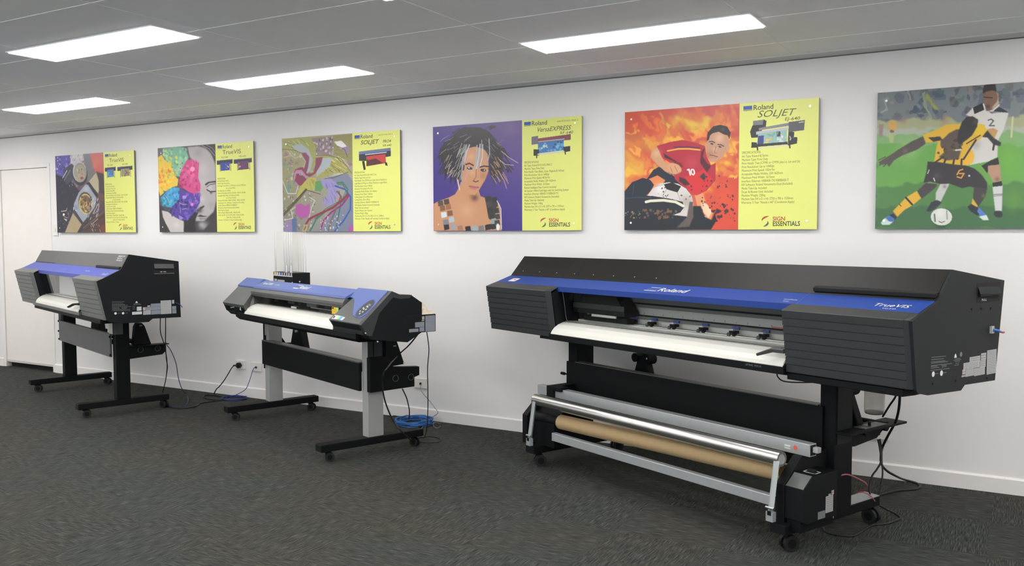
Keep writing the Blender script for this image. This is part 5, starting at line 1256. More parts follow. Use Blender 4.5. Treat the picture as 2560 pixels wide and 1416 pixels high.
# ---------------- waste bottle under the large printer
t = empty('waste_bottle', (-2.475, -0.732, 0), R(-23.399), 'cloudy plastic bottle hanging under the right end of the largest printer', 'bottle')
bx, by = 1.985, 0.28
m = MB(); prof = [(0.0415, 0.745), (0.0415, 0.620), (0.038, 0.608), (0.028, 0.602), (0.0, 0.602)]
n = 28
vs = [(bx + r_ * math.cos(6.2832 * i / n), by + r_ * math.sin(6.2832 * i / n), z_) for r_, z_ in prof for i in range(n)]
m.add(vs, [(k * n + i, k * n + (i + 1) % n, (k + 1) * n + (i + 1) % n, (k + 1) * n + i) for k in range(len(prof) - 1) for i in range(n)], BOTTLE, True); m.build('bottle_wall', BOTTLE, t)
MB().cyl((bx, by, 0.605), (bx, by, 0.614), 0.037, BLACKP, 28).build('ink_residue', BLACKP, t)
MB().cyl((bx, by, 0.725), (bx, by, 0.748), 0.045, BLACKP, 28).build('bottle_cap', BLACKP, t)
t = empty('usb_connector', (-2.475, -0.732, 0), R(-23.399), 'short blue and red cable plug sticking out of the largest printer side', 'cable')
m = MB(); m.sweep([(2.312, 0.617, 0.970), (2.322, 0.635, 0.966), (2.322, 0.652, 0.962)], 0.006, CABLEB2, 8); m.build('blue_boot', CABLEB2, t)
m = MB(); m.sweep([(2.322, 0.652, 0.962), (2.324, 0.672, 0.957), (2.322, 0.690, 0.956)], 0.0045, CABLER, 8); m.build('red_lead', CABLER, t)

# ---------------- left printer
L1 = empty('wide_format_printer', (-7.482, -0.736, 0), R(-18.866), 'printer nearest the door, mid-grey louvred front, blue strip and black side', 'printer')
A1, BT1, BB1, FT1, FB1 = (0.164, 1.238), (0.107, 1.133), (-0.002, 1.080), (-0.067, 1.057), (-0.008, 0.778)
sd1, top1, blue1 = body_family(L1, -0.391, 2.049, 0.205, 1.480, A1, BT1, BB1, FT1, FB1, (0.515, 1.181), (0.522, 0.768), ((0.318, 0.770), (0.290, 0.748)), ((0.104, 0.750), (0.02, 0.765)), CHAR1, TOPC1, BLUE1, None, 0.0, 0.50)
ln = MB(); slope_strip(ln, BT1, A1, 0.300, 0.0, 0.226, 1.0, 0.004, MGREY); slope_strip(ln, BT1, A1, -0.38, 0.02, 0.29, 0.02, 0.007, BLACKP); ln.build('cover_seam', MGREY, top1)
MB().prism([(0.100, 1.126), (0.098, 1.146), (0.104, 1.150), (0.130, 1.152), (0.118, 1.134)], 1.483, 2.035).build('hatch_handle', BLACKP, top1, 0.003)
sa = slope_dir(BT1, A1)
text('top_cover_lettering', [('EMERGENCY STOP', 0.016, slope_pt(BT1, A1, 1.850, 0.80, 0.001), (1, 0, 0), sa, WHITEP, 1.1, 0, 0.02), ('MAX 1371 mm', 0.016, slope_pt(BT1, A1, 1.850, 0.66, 0.001), (1, 0, 0), sa, WHITEP, 1.1, 0, 0.02), ('PRINT AND CUT', 0.016, slope_pt(BT1, A1, 1.850, 0.52, 0.001), (1, 0, 0), sa, WHITEP, 1.1, 0, 0.02)], top1)
sb = slope_dir(BB1, BT1)
text('blue_panel_lettering', [('TrueVIS', 0.036, slope_pt(BB1, BT1, 1.86, 0.22, 0.001), (1, 0, 0), sb, WHITEP, 1.05, 0.2), ('Roland', 0.045, slope_pt(BB1, BT1, 0.78, 0.3, 0.001), (1, 0, 0), sb, BLUE2, 1.0, 0.15), ('VersaWorks', 0.022, slope_pt(BB1, BT1, 1.40, 0.42, 0.001), (1, 0, 0), sb, WHITEP)], blue1)
MB().prism([(-0.02, 0.748), (-0.02, 0.778), (0.02, 0.782), (0.31, 0.782), (0.31, 0.756), (0.10, 0.750)], 0.10, 1.98).build('chassis_beam', BLACK, L1, 0.002)
MB().box(0.10, 1.50, -0.032, 0.01, 0.775, 0.800).build('front_rail', GREYP, L1, 0.003)
ap1 = [(0.17, 0.872), (0.11, 0.876), (0.06, 0.872), (0.02, 0.860), (-0.012, 0.840), (-0.028, 0.820), (-0.034, 0.802)]
MB().prism(ap1 + [(y + 0.004, z - 0.006) for y, z in ap1[::-1]], 0.205, 1.480).build('media_apron', PLAT, L1)
m = MB(); m.box(0.205, 1.48, 0.17, 0.25, 0.862, 0.874, LGREY); m.box(0.205, 1.48, 0.24, 0.26, 0.86, 1.10, BLACKP); m.box(0.205, 1.48, 0.225, 0.24, 0.93, 0.965, LGREY); m.build('platen', LGREY, L1)
m = MB(); m.box(0.22, 0.50, 0.12, 0.22, 0.89, 1.04, BLACKP); m.build('print_carriage', BLACKP, L1, 0.004)
m = MB(); m.box(0.50, 1.478, 0.085, 0.10, 0.885, 1.055, LGREY); m.build('inner_cover', LGREY, L1, 0.002)  # pale panel added behind the front pane for its grey tone
pn = MB().add([(0.215, 0.005, 1.052), (1.475, 0.005, 1.052), (1.475, 0.045, 0.874), (0.215, 0.045, 0.874)], [(0, 1, 2, 3)], PANE).build('clear_front_cover', PANE, L1)
MB().sweep([(0.215, 0.044, 0.874), (0.8, 0.044, 0.874), (1.475, 0.044, 0.874)], 0.0022, GREYP, 6, 2).build('cover_rim', GREYP, pn)
m = MB(); m.add([(1.50, -0.04, 0.868), (1.50, -0.03, 0.852), (1.50, -0.01, 0.858), (1.50, -0.02, 0.874), (1.40, -0.05, 0.862), (1.40, -0.04, 0.850), (1.40, -0.02, 0.852), (1.40, -0.03, 0.864), (1.32, -0.07, 0.835), (1.32, -0.062, 0.824), (1.32, -0.045, 0.826), (1.32, -0.05, 0.838)],
   [(0, 1, 5, 4), (1, 2, 6, 5), (2, 3, 7, 6), (3, 0, 4, 7), (4, 5, 9, 8), (5, 6, 10, 9), (6, 7, 11, 10), (7, 4, 8, 11), (8, 9, 10, 11), (0, 1, 2, 3)], CHAR); m.build('loading_lever', CHAR, L1, 0.002)
X1 = 2.049; x_ = X1 + 0.0008
m = MB(); m.box(X1 - 0.001, X1 + 0.0006, 0.331, 0.484, 1.094, 1.174, DARKGAP); m.quad((X1 + 0.001, 0.337, 1.094), (X1 + 0.001, 0.48, 1.094), (X1 + 0.001, 0.48, 1.0955), (X1 + 0.001, 0.337, 1.0955), LGREY); hat = m.build('ink_slot', DARKGAP, sd1)
MB().add([(X1 + 0.001, 0.336, 1.166), (X1 + 0.001, 0.476, 1.162), (X1 + 0.012, 0.476, 1.130), (X1 + 0.012, 0.336, 1.134)], [(0, 1, 2, 3)], CHAR).build('ink_slot_flap', CHAR, hat)
text('ink_slot_lettering', [('INK   PULL', 0.010, (X1 + 0.0012, 0.380, 1.104), (0, 1, 0), (0, 0, 1), WHITEP, 0.9, 0, 0.02)], sd1)
m = MB()
for q in ((0.377, 0.453, 0.799, 0.898, 12, 1, LABEL), (0.307, 0.376, 0.858, 0.879, 3, 2, LABELB), (0.271, 0.375, 0.832, 0.857, 4, 3, LABELB), (0.308, 0.375, 0.801, 0.830, 5, 4, LABELB), (0.252, 0.305, 0.802, 0.832, 3, 5, LABEL), (0.458, 0.488, 0.829, 0.853, 3, 6, LABELB), (0.458, 0.489, 0.799, 0.827, 3, 7, LABELB), (0.459, 0.475, 0.872, 0.898, 2, 8, LABEL), (0.209, 0.241, 0.834, 0.862, 3, 9, WHITEP), (0.176, 0.243, 0.808, 0.827, 1, 10, WHITEP), (0.283, 0.303, 0.860, 0.867, 1, 11, WHITEP)): printed_label(m, x_, q[0], q[1], q[2], q[3], q[4], q[6], INK, q[5])
printed_label(m, x_, 0.251, 0.269, 0.835, 0.856, 1, LABEL, RED, 12); m.build('rating_labels', LABEL, sd1)
m = MB(); side_rows(m, x_, [q + (0.0011,) for q in [(0.041, 0.908, 0.128, 0.903), (0.041, 0.898, 0.118, 0.893), (0.041, 0.888, 0.130, 0.883), (0.041, 0.882, 0.150, 0.877), (0.041, 0.873, 0.172, 0.866), (0.041, 0.865, 0.09, 0.863), (0.105, 0.863, 0.145, 0.861), (0.041, 0.858, 0.095, 0.856), (0.105, 0.856, 0.142, 0.855), (0.041, 0.851, 0.165, 0.846), (0.041, 0.844, 0.165, 0.837), (0.190, 0.885, 0.236, 0.882), (0.186, 0.879, 0.24, 0.876), (0.18, 0.868, 0.20, 0.867), (0.18, 0.858, 0.20, 0.856), (0.18, 0.848, 0.20, 0.846), (0.078, 0.824, 0.098, 0.823), (0.128, 0.822, 0.148, 0.822)]], GREYPR)
disc_x(m, x_, 0.063, 0.824, 0.0085, WHITEP); disc_x(m, x_, 0.114, 0.822, 0.0085, WHITEP); m.add([(x_, 0.200, 0.890), (x_, 0.217, 0.890), (x_, 0.213, 0.900), (x_, 0.208, 0.904), (x_, 0.204, 0.900)], [(0, 1, 2, 3, 4)], WHITEP); m.build('warning_print', WHITEP, sd1)
foot(L1, -0.03, 0.045, -0.055, 0.615, 0.066, 0.113); foot(L1, 1.433, 1.508, -0.055, 0.615, 0.066, 0.113)
for (u, v, s_) in ((0.005, 0.0, 0.5), (1.47, 0.0, 0.3), (1.47, 0.578, 1.2), (0.005, 0.578, 0.9)): caster(L1, u, v, 0.030, 0.068, s_, 0.042)
for u in (-0.035, 1.433): po = MB().box(u, u + 0.075, 0.220, 0.322, 0.113, 0.755).build('post', BLACK, L1, 0.003)
m = MB(); m.box(1.424, 1.433, 0.200, 0.23, 0.60, 0.748, GALV); m.box(1.508, 1.5105, 0.205, 0.275, 0.615, 0.755, GREYP); m.box(1.424, 1.511, 0.1985, 0.2005, 0.62, 0.75, LGREY); m.build('post_bracket', GALV, L1)
m = MB(); m.box(-0.042, -0.035, 0.20, 0.24, 0.60, 0.75); m.build('post_bracket', GALV, L1)
MB().box(-0.02, 1.443, 0.196, 0.212, 0.437, 0.612).build('cross_panel', CROSS1, L1, 0.002)
MB().box(-0.02, 1.443, 0.196, 0.222, 0.610, 0.616).build('cross_panel_lip', GREYP, L1)
for (u, z_) in ((-0.022, 0.61), (-0.028, 0.52), (1.446, 0.595), (1.45, 0.455), (-0.02, 0.45)): MB().cyl((u, 0.19, z_), (u, 0.20, z_), 0.008, BLACK, 10).build('panel_screw', BLACK, L1)
for u in (-0.03, 1.47):
    MB().prism([(0.322, 0.418), (0.57, 0.432), (0.595, 0.455), (0.60, 0.512), (0.322, 0.520)], u, u + 0.036).build('rear_bracket', BLACK, L1, 0.002)
m = MB(); m.cyl((-0.03, 0.40, 0.484), (1.515, 0.40, 0.484), 0.020, BLACK, 18); m.cyl((-0.03, 0.53, 0.484), (1.515, 0.53, 0.484), 0.020, BLACK, 18)
m.build('media_shaft', BLACK, L1)
for v in (0.40, 0.53): MB().tube((1.515, v, 0.484), (1.518, v, 0.484), 0.0215, 0.020, MGREY, 20).build('shaft_collar', GREYP, L1)
MB().box(1.46, 1.55, 0.33, 0.61, 0.513, 0.519).build('side_shelf', BLACK, L1, 0.001)
rs = roll_support(L1, 0.34, 0.40, 0.50, 0.70, 0.30, 0.05, top=0.17)
rs = MB().prism([(0.360, 0.519), (0.375, 0.66), (0.392, 0.690), (0.425, 0.690), (0.445, 0.665), (0.492, 0.519)], 1.42, 1.49).build('roll_support', BLACK, L1, 0.004)
m = MB(); m.box(1.4902, 1.491, 0.405, 0.425, 0.665, 0.675, GREYPR); m.build('support_screw', GREYPR, rs)

# ---------------- middle printer
L2 = empty('wide_format_printer', (-5.037, -0.726, 0), R(-21.278), 'middle printer, smallest of the three, pale blue top on silver legs', 'printer')
FT, RG, LP = (-0.014, 0.872), (0.178, 1.051), (0.015, 0.812)
ST = (0.116, 0.994)      # step between grey front and blue top
# lower tray along the whole body
m = MB(); m.prism([(0.016, 0.812), (0.045, 0.782), (0.14, 0.768), (0.285, 0.748), (0.385, 0.80), (0.385, 0.975), (0.318, 1.020), (0.233, 1.020), (0.22, 0.93), (0.20, 0.86), (0.03, 0.83)], -0.140, 1.972)
m.build('main_body', BLACKP, L2, 0.003)
MB().prism([(0.02, 0.776), (0.05, 0.752), (0.26, 0.745), (0.28, 0.775), (0.02, 0.812)], 0.02, 1.83).build('chassis_beam', BLACK, L2, 0.003)
# left pod
m = MB()
def skew_prism(mb, poly, u0, u1f, m_):
    n = len(poly); vs = [(u0, y, z) for y, z in poly] + [(u1f(y, z), y, z) for y, z in poly]
    mb.add(vs, [tuple(range(n))[::-1], tuple(range(n, 2 * n))] + [(i, (i + 1) % n, (i + 1) % n + n, i + n) for i in range(n)], m_)
lf = lambda y, z: 0.262 - 0.72 * max(0, (z - 0.872)) if z > 0.85 else 0.25
skew_prism(m, [FT, ST, (0.205, 0.96), (0.06, 0.845), (0.04, 0.812), LP], -0.146, lf, GREYP)
pod = m.build('left_pod', GREYP, L2, 0.003)
m = MB(); skew_prism(m, [(FT[0] + 0.004, FT[1] - 0.006), (LP[0] - 0.003, LP[1]), (0.05, 0.79), (0.06, 0.84)], -0.140, lambda y, z: 0.24, BLACKP); m.build('pod_lower_front', BLACKP, pod)
m = MB(); skew_prism(m, [(ST[0] - 0.008, ST[1] - 0.012), (ST[0] - 0.010, ST[1] + 0.003), RG, (0.225, 1.040), (0.225, 1.0), (0.13, 0.98)], -0.150, lambda y, z: 0.185 if z < 1.0 else 0.165, BLUE2)
m.build('left_blue_cap', BLUE2, L2, 0.003)
m = MB(); m.add([(0.01, -0.012, 0.838), (0.06, 0.0, 0.845), (0.062, -0.002, 0.851), (0.01, -0.014, 0.844)], [(0, 1, 2, 3)], LGREY); m.add([(0.165, -0.006, 0.835), (0.20, -0.006, 0.83), (0.18, -0.006, 0.862)], [(0, 1, 2)], LGREY); m.build('pod_marks', LGREY, pod)
# middle swing cover
CV = [(0.085, 0.992), (0.092, 1.004), (0.180, 1.043), (0.225, 1.036), (0.225, 1.02), (0.18, 1.03), (0.10, 0.990)]
m = MB(); m.prism(CV, 0.205, 1.60, BLUE2); m.prism([(0.084, 0.990), (0.091, 1.004), (0.0935, 1.0035), (0.096, 0.985)], 0.206, 1.599, BLUE2D); cov = m.build('middle_blue_cover', BLUE2, L2, 0.001)
MB().prism([(0.09, 0.975), (0.105, 0.985), (0.225, 1.03), (0.23, 0.98)], 0.170, 0.205).build('cover_hinge_gap', DARKGAP, L2)
sc2 = slope_dir((0.092, 1.004), (0.180, 1.043)); CA, CB = (0.092, 1.004), (0.180, 1.043)
m = MB(); slope_strip(m, CA, CB, 0.80, 0.32, 0.875, 0.32, 0.010, WHITEP, 0.001); slope_strip(m, CA, CB, 0.81, 0.72, 0.875, 0.72, 0.006, WHITEP, 0.001); slope_strip(m, CA, CB, 0.80, 0.52, 0.862, 0.52, 0.018, BLUE2D, 0.0008); m.build('cover_marks', WHITEP, cov)
text('cover_lettering', [('VersaCAMM', 0.038, slope_pt(CA, CB, 0.262, 0.40, 0.001), (1, 0, 0), sc2, WHITEP, 0.80, 0.2, 0.02), ('VS-300i', 0.020, slope_pt(CA, CB, 0.47, 0.42, 0.001), (1, 0, 0), sc2, WHITEP, 1.2, 0, 0.0), ('Roland', 0.056, slope_pt(CA, CB, 0.872, 0.32, 0.001), (1, 0, 0), sc2, WHITEP, 0.86, 0.15, 0.02)], cov)
# rolled grey edge below the cover, dark print zone
arc = [(0.088 + 0.0, 0.990)] + [(0.115 - 0.050 * math.cos(a), 0.965 + 0.045 * math.sin(a)) for a in [R(q) for q in (50, 25, 0, -25)]] + [(0.095, 0.925), (0.13, 0.94), (0.14, 0.985)]
MB().prism([(0.088, 0.990), (0.078, 0.980), (0.071, 0.967), (0.069, 0.953), (0.073, 0.940), (0.082, 0.932), (0.10, 0.945), (0.13, 0.985)], 0.19, 1.60).build('rolled_grey_edge', GREYP, L2, 0.001)
pn = MB().add([(0.21, 0.078, 0.934), (1.62, 0.078, 0.934), (1.60, 0.088, 0.878), (0.26, 0.088, 0.878)], [(0, 1, 2, 3)], SMOKE).build('smoked_window', SMOKE, L2)
MB().sweep([(0.26, 0.087, 0.879), (0.9, 0.087, 0.879), (1.60, 0.087, 0.879)], 0.0022, LGREY, 6, 2).build('window_rim', LGREY, pn)
m = MB(); m.box(0.48, 0.54, 0.125, 0.15, 0.905, 0.935, GREYP); m.box(0.70, 0.80, 0.125, 0.15, 0.908, 0.925, LABELB); m.box(0.86, 0.90, 0.125, 0.15, 0.905, 0.93, GREYP); m.box(1.0, 1.14, 0.12, 0.15, 0.905, 0.932, LGREY); m.box(1.25, 1.33, 0.125, 0.15, 0.905, 0.925, GREYP); m.box(1.10, 1.50, 0.100, 0.103, 0.902, 0.908, WHITEP); m.box(1.22, 1.42, 0.098, 0.12, 0.886, 0.898, GREYP)
m.build('print_mechanism', GREYP, L2, 0.002)
m = MB(); m.box(0.862, 0.935, 0.074, 0.080, 0.888, 0.900, LABEL); m.build('window_tag', LABEL, L2)
MB().prism([(0.094, 0.868), (0.10, 0.885), (0.135, 0.900), (0.14, 0.985), (0.22, 1.02), (0.22, 0.86)], 0.20, 1.62).build('print_zone', BLACKP, L2)
ap2 = [(0.092, 0.878), (0.05, 0.865), (0.020, 0.845), (0.004, 0.826), (-0.002, 0.812)]
m = MB(); m.prism(ap2 + [(y + 0.004, z - 0.006) for y, z in ap2[::-1]], 0.24, 1.60); m.build('media_apron', PLAT, L2)
MB().box(0.10, 1.88, 0.000, 0.030, 0.776, 0.812).build('front_rail', BLACK, L2, 0.003)
# right pod
m = MB(); rf = lambda y, z: 1.578 + 0.45 * max(0, z - 0.872)
n = 6; poly = [FT, ST, (0.205, 0.96), (0.06, 0.845), (0.04, 0.812), LP]
m.add([(rf(y, z) if z > 0.84 else 1.60, y, z) for y, z in poly] + [(1.948, y, z) for y, z in poly], [tuple(range(n))[::-1], tuple(range(n, 2 * n))] + [(i, (i + 1) % n, (i + 1) % n + n, i + n) for i in range(n)], GREYP)
podr = m.build('right_pod', GREYP, L2, 0.003)
m = MB(); m.prism([(FT[0] + 0.003, FT[1] - 0.007), (LP[0] - 0.012, LP[1] + 0.022), (LP[0] - 0.004, LP[1] - 0.002), (0.05, 0.79), (0.06, 0.84)], 1.60, 1.955, BLACKP); m.prism([(0.001, 0.832), (0.010, 0.808), (0.016, 0.808), (0.012, 0.832)], 1.60, 1.955, CHAR); m.build('pod_lower_front', BLACKP, podr)
# end frame: dark grey bezel wrapping the right end
outer = [(-0.02, 0.870), (0.182, 1.052), (0.236, 1.030), (0.318, 1.024), (0.30, 1.005), (0.236, 1.002), (0.19, 1.015), (0.100, 0.93), (0.05, 0.80), (0.016, 0.808)]
m = MB(); m.add([(1.948, y, z) for y, z in outer] + [(1.979, y + 0.002, z - 0.001) for y, z in outer], [tuple(range(10))[::-1], tuple(range(10, 20))] + [(i, (i + 1) % 10, (i + 1) % 10 + 10, i + 10) for i in range(10)], CHAR)
m.build('end_bezel', CHAR, L2, 0.002)
# blue right cap with a tongue around the control panel
def SL(u, t, off=0.0): return slope_pt(FT, RG, u, t, off)
tg = [(1.56, 0.695), (1.60, 0.985), (1.60, 1.0), (1.950, 1.0), (1.948, 0.86), (1.944, 0.30), (1.918, 0.17), (1.890, 0.155), (1.850, 0.165), (1.812, 0.20), (1.785, 0.27), (1.745, 0.42), (1.690, 0.60), (1.655, 0.675), (1.62, 0.695)]
m = MB(); nn = len(tg); vs = [SL(u, t, 0.004) for u, t in tg] + [SL(u, t, -0.012) for u, t in tg]
m.add(vs, [tuple(range(nn)), tuple(range(nn, 2 * nn))[::-1]] + [(i, (i + 1) % nn, (i + 1) % nn + nn, i + nn) for i in range(nn)], BLUE2)
cap = m.build('right_blue_cap', BLUE2, L2, 0.002)
MB().prism([RG, (0.235, 1.028), (0.235, 1.0), (0.17, 1.02)], 1.60, 1.948).build('cap_back', BLUE2, cap)
oc = (1.878, 0.43); 
def oval(rx, rt, off, sk=0.0): return [SL(oc[0] + rx * math.cos(a) + 0.008 * math.sin(a), oc[1] + rt * math.sin(a), off) for a in [6.2832 * i / 28 for i in range(28)]]
m = MB(); m.add(oval(0.060, 0.275, 0.0048), [tuple(range(28))], BLUE2D); m.build('control_panel_ring', BLUE2D, cap)
m = MB(); m.add(oval(0.053, 0.250, 0.0054), [tuple(range(28))], CHAR); 
for (du, dt) in ((-0.022, -0.10), (0.012, -0.11), (-0.018, 0.0), (-0.002, -0.03), (0.022, -0.03), (0.018, 0.04), (-0.004, -0.165), (0.004, 0.06)):
    c_ = SL(oc[0] + du, oc[1] + dt, 0.006); sl = Vector(slope_dir(FT, RG)).normalized()
    m.add([Vector(c_) + Vector((0.006 * math.cos(6.283 * i / 10), 0, 0)) + sl * 0.006 * math.sin(6.283 * i / 10) for i in range(10)], [tuple(range(10))], WHITEP)
m.quad(SL(oc[0] + 0.000, oc[1] + 0.09, 0.006), SL(oc[0] + 0.034, oc[1] + 0.07, 0.006), SL(oc[0] + 0.034, oc[1] + 0.12, 0.006), SL(oc[0] + 0.004, oc[1] + 0.14, 0.006), GREYPR)
m.build('control_panel', CHAR, cap)
# stickers on the right pod
m = MB()
for (a, b, t0, t1, q) in ((1.605, 1.66, 0.03, 0.14, WHITEP), (1.66, 1.685, 0.03, 0.14, GREENM), (1.685, 1.715, 0.03, 0.14, CYAN), (1.715, 1.74, 0.03, 0.12, WHITEP)):
    m.quad(SL(a, t0, 0.0012), SL(b, t0, 0.0012), SL(b + 0.006, t1, 0.0012), SL(a + 0.006, t1, 0.0012), q)
m.quad(SL(1.612, 0.05, 0.0018), SL(1.63, 0.05, 0.0018), SL(1.632, 0.11, 0.0018), SL(1.614, 0.11, 0.0018), BLACKP); m.build('colour_sticker', WHITEP, podr)
m = MB(); m.box(1.475, 1.53, 0.060, 0.064, 0.893, 0.935, YEL); m.box(1.53, 1.56, 0.060, 0.064, 0.893, 0.935, GREENM); m.box(1.48, 1.50, 0.059, 0.060, 0.925, 0.933, BLACKP); m.build('warning_sticker', YEL, L2)
# right side sheet
sp2 = [(0.182, 1.040), (0.236, 1.022), (0.318, 1.020), (0.388, 0.975), (0.386, 0.80), (0.287, 0.748), (0.14, 0.768), (0.045, 0.782), (0.02, 0.810), (0.10, 0.93)]
sd2 = MB().prism(sp2, 1.960, 1.977).build('side_panel', BLACKP, L2, 0.001)
for (a, b) in ((0.011, 0.822), (0.087, 0.768)): MB().cyl((1.977, a, b), (1.981, a, b), 0.004, WHITEP, 10).build('side_screw', WHITEP, sd2)
eb = MB().box(1.87, 1.978, 0.27, 0.483, 0.799, 0.903).build('power_box', BLACKP, L2, 0.002)
m = MB(); x_ = 1.9788
for q in ((0.409, 0.478, 0.802, 0.896, 9, 1, LABELB), (0.338, 0.402, 0.831, 0.861, 3, 2, LABELB), (0.297, 0.361, 0.805, 0.824, 2, 3, LABELB), (0.368, 0.402, 0.805, 0.829, 2, 4, LABELB), (0.384, 0.402, 0.866, 0.872, 1, 5, LABEL)): printed_label(m, x_, q[0], q[1], q[2], q[3], q[4], q[6], INK, q[5])
printed_label(m, x_, 0.386, 0.403, 0.875, 0.893, 1, LABEL, RED, 6); m.build('rating_labels', LABELB, eb)
foot(L2, -0.035, 0.042, -0.060, 0.665, 0.066, 0.112); foot(L2, 1.475, 1.552, -0.060, 0.665, 0.066, 0.112)
for (u, v, s_) in ((0.005, 0.0, 0.6), (1.513, 0.0, 0.4), (1.513, 0.610, 1.2), (0.005, 0.610, 0.9)): caster(L2, u, v, 0.028, 0.068, s_, 0.04)
for u in (-0.035, 1.475): MB().box(u, u + 0.070, 0.262, 0.372, 0.112, 0.750).build('post', ALUP, L2, 0.003)
MB().box(-0.042, -0.034, 0.255, 0.30, 0.36, 0.75).build('post_edge', BLACK, L2)
m = MB(); m.box(1.5455, 1.549, 0.264, 0.370, 0.61, 0.75, CHAR); m.box(1.549, 1.551, 0.300, 0.306, 0.62, 0.75, BLACK); m.build('post_sleeve', BLACK, L2)
MB().box(-0.035, 1.475, 0.240, 0.260, 0.396, 0.574).build('cross_panel', BLACK, L2, 0.002)
MB().box(-0.035, 1.475, 0.240, 0.300, 0.572, 0.580).build('cross_panel_lip', GREYP, L2)
MB().prism([(0.255, 0.400), (0.255, 0.615), (0.372, 0.615), (0.42, 0.56), (0.42, 0.545), (0.612, 0.530), (0.612, 0.475), (0.575, 0.465), (0.575, 0.405)], 1.548, 1.590).build('rear_bracket', BLACK, L2, 0.002)
MB().prism([(0.255, 0.400), (0.255, 0.615), (0.372, 0.615), (0.42, 0.545), (0.612, 0.530), (0.612, 0.405)], -0.036, -0.005).build('rear_bracket', BLACK, L2, 0.002)
m = MB(); m.cyl((-0.03, 0.43, 0.485), (1.555, 0.43, 0.485), 0.020, BLACK, 18); m.cyl((-0.03, 0.54, 0.49), (1.555, 0.54, 0.49), 0.020, BLACK, 18); m.build('media_shaft', BLACK, L2)
for (a, b) in ((0.435, 0.472), (0.548, 0.468)): MB().tube((1.590, a, b), (1.593, a, b), 0.0205, 0.0192, MGREY, 20).build('shaft_collar', LGREY, L2)
rs = roll_support(L2, 0.19, 0.42, 0.505, 0.672, 0.26, 0.05, top=0.13)
MB().cyl((0.20, 0.405, 0.655), (0.20, 0.425, 0.655), 0.012, LGREY, 14).build('support_bolt', LGREY, rs)
rs = MB().prism([(0.372, 0.60), (0.372, 0.745), (0.42, 0.745), (0.452, 0.705), (0.505, 0.555), (0.42, 0.55)], 1.53, 1.585).build('roll_support', BLACK, L2, 0.004)
m = MB(); m.box(1.585, 1.586, 0.425, 0.445, 0.672, 0.68, GREYPR); m.cyl((1.585, 0.50, 0.562), (1.589, 0.50, 0.562), 0.006, WHITEP, 10); m.build('support_screw', GREYPR, rs)
# ink box on top at the back, with clear trays standing in it
ib = MB(); ib.box(0.060, 0.400, 0.300, 0.436, 0.940, 1.098, BLACKP); ibo = ib.build('ink_box', BLACKP, L2, 0.002)
m = MB(); m.box(0.072, 0.395, 0.292, 0.300, 1.070, 1.076, WHITEP); m.build('slot_ledge', WHITEP, ibo)
cols = [YEL, YEL, CYAN, CABLEB, CHAR, CHAR, MAG, CHAR]
for i in range(8):
    u = 0.082 + i * 0.040; m = MB(); m.box(u, u + 0.014, 0.296, 0.300, 1.078, 1.096, cols[i]); m.box(u + 0.017, u + 0.024, 0.296, 0.300, 1.078, 1.096, WHITEP); m.build('ink_slot_marker', cols[i], ibo)
m = MB(); m.box(0.078, 0.122, 0.2985, 0.2998, 1.030, 1.046, WHITEP); m.box(0.135, 0.26, 0.2985, 0.2998, 1.028, 1.042, LABEL); m.box(0.088, 0.10, 0.298, 0.2986, 1.034, 1.042, DARKGAP); m.build('box_label', WHITEP, ibo)
m = MB(); m.cyl((0.40, 0.352, 1.035), (0.404, 0.352, 1.035), 0.005, WHITEP, 10); m.cyl((0.395, 0.30, 1.028), (0.395, 0.296, 1.028), 0.005, WHITEP, 10); m.build('box_screw', WHITEP, ibo)
tray_labels = {0: 'clear plastic ink tray standing alone in the first slot of the black ink box', 4: 'second clear ink tray from the left in the black ink box', 5: 'third clear ink tray from the left, before the last two',
    6: 'fourth clear ink tray from the left, next to the last one', 7: 'clear plastic ink tray at the right end of the row in the black ink box'}
for i, lb in tray_labels.items():
    u = 0.079 + i * 0.040
    t = empty('clear_ink_tray', (-5.037, -0.726, 0), R(-21.278), lb, 'ink tray', 'clear ink trays standing in the black ink box')
    m = MB(); a, b, c, e, z0, z1, th = u, u + 0.026, 0.304, 0.410, 1.085, 1.394, 0.0012
    m.quad((b, c, z0), (b, e, z0), (b, e, z1), (b, c, z1), CLEARP)
    if i in (0, 4): m.quad((a, c, z0), (a, e, z0), (a, e, z1), (a, c, z1), CLEARP)
    m.quad((a, c, z0), (b, c, z0), (b, c, z1), (a, c, z1), CLEARP)
    m.build('tray_walls', CLEARP, t)
    m = MB(); m.quad((a - 0.002, c - 0.003, 1.100), (b + 0.002, c - 0.003, 1.100), (b + 0.002, c - 0.003, 1.150), (a - 0.002, c - 0.003, 1.150), WHITEP) if i % 2 else None; m.sweep([(a, c, z0), (a, c, 1.25), (a, c, z1)], 0.0016, WHITEP, 5, 2); m.sweep([(b, c, z0), (b, c, z1)], 0.0016, WHITEP, 5, 1); m.sweep([(b, e, z0), (b, e, z1)], 0.0012, WHITEP, 5, 1); m.build('tray_edges', CLEARP, t)
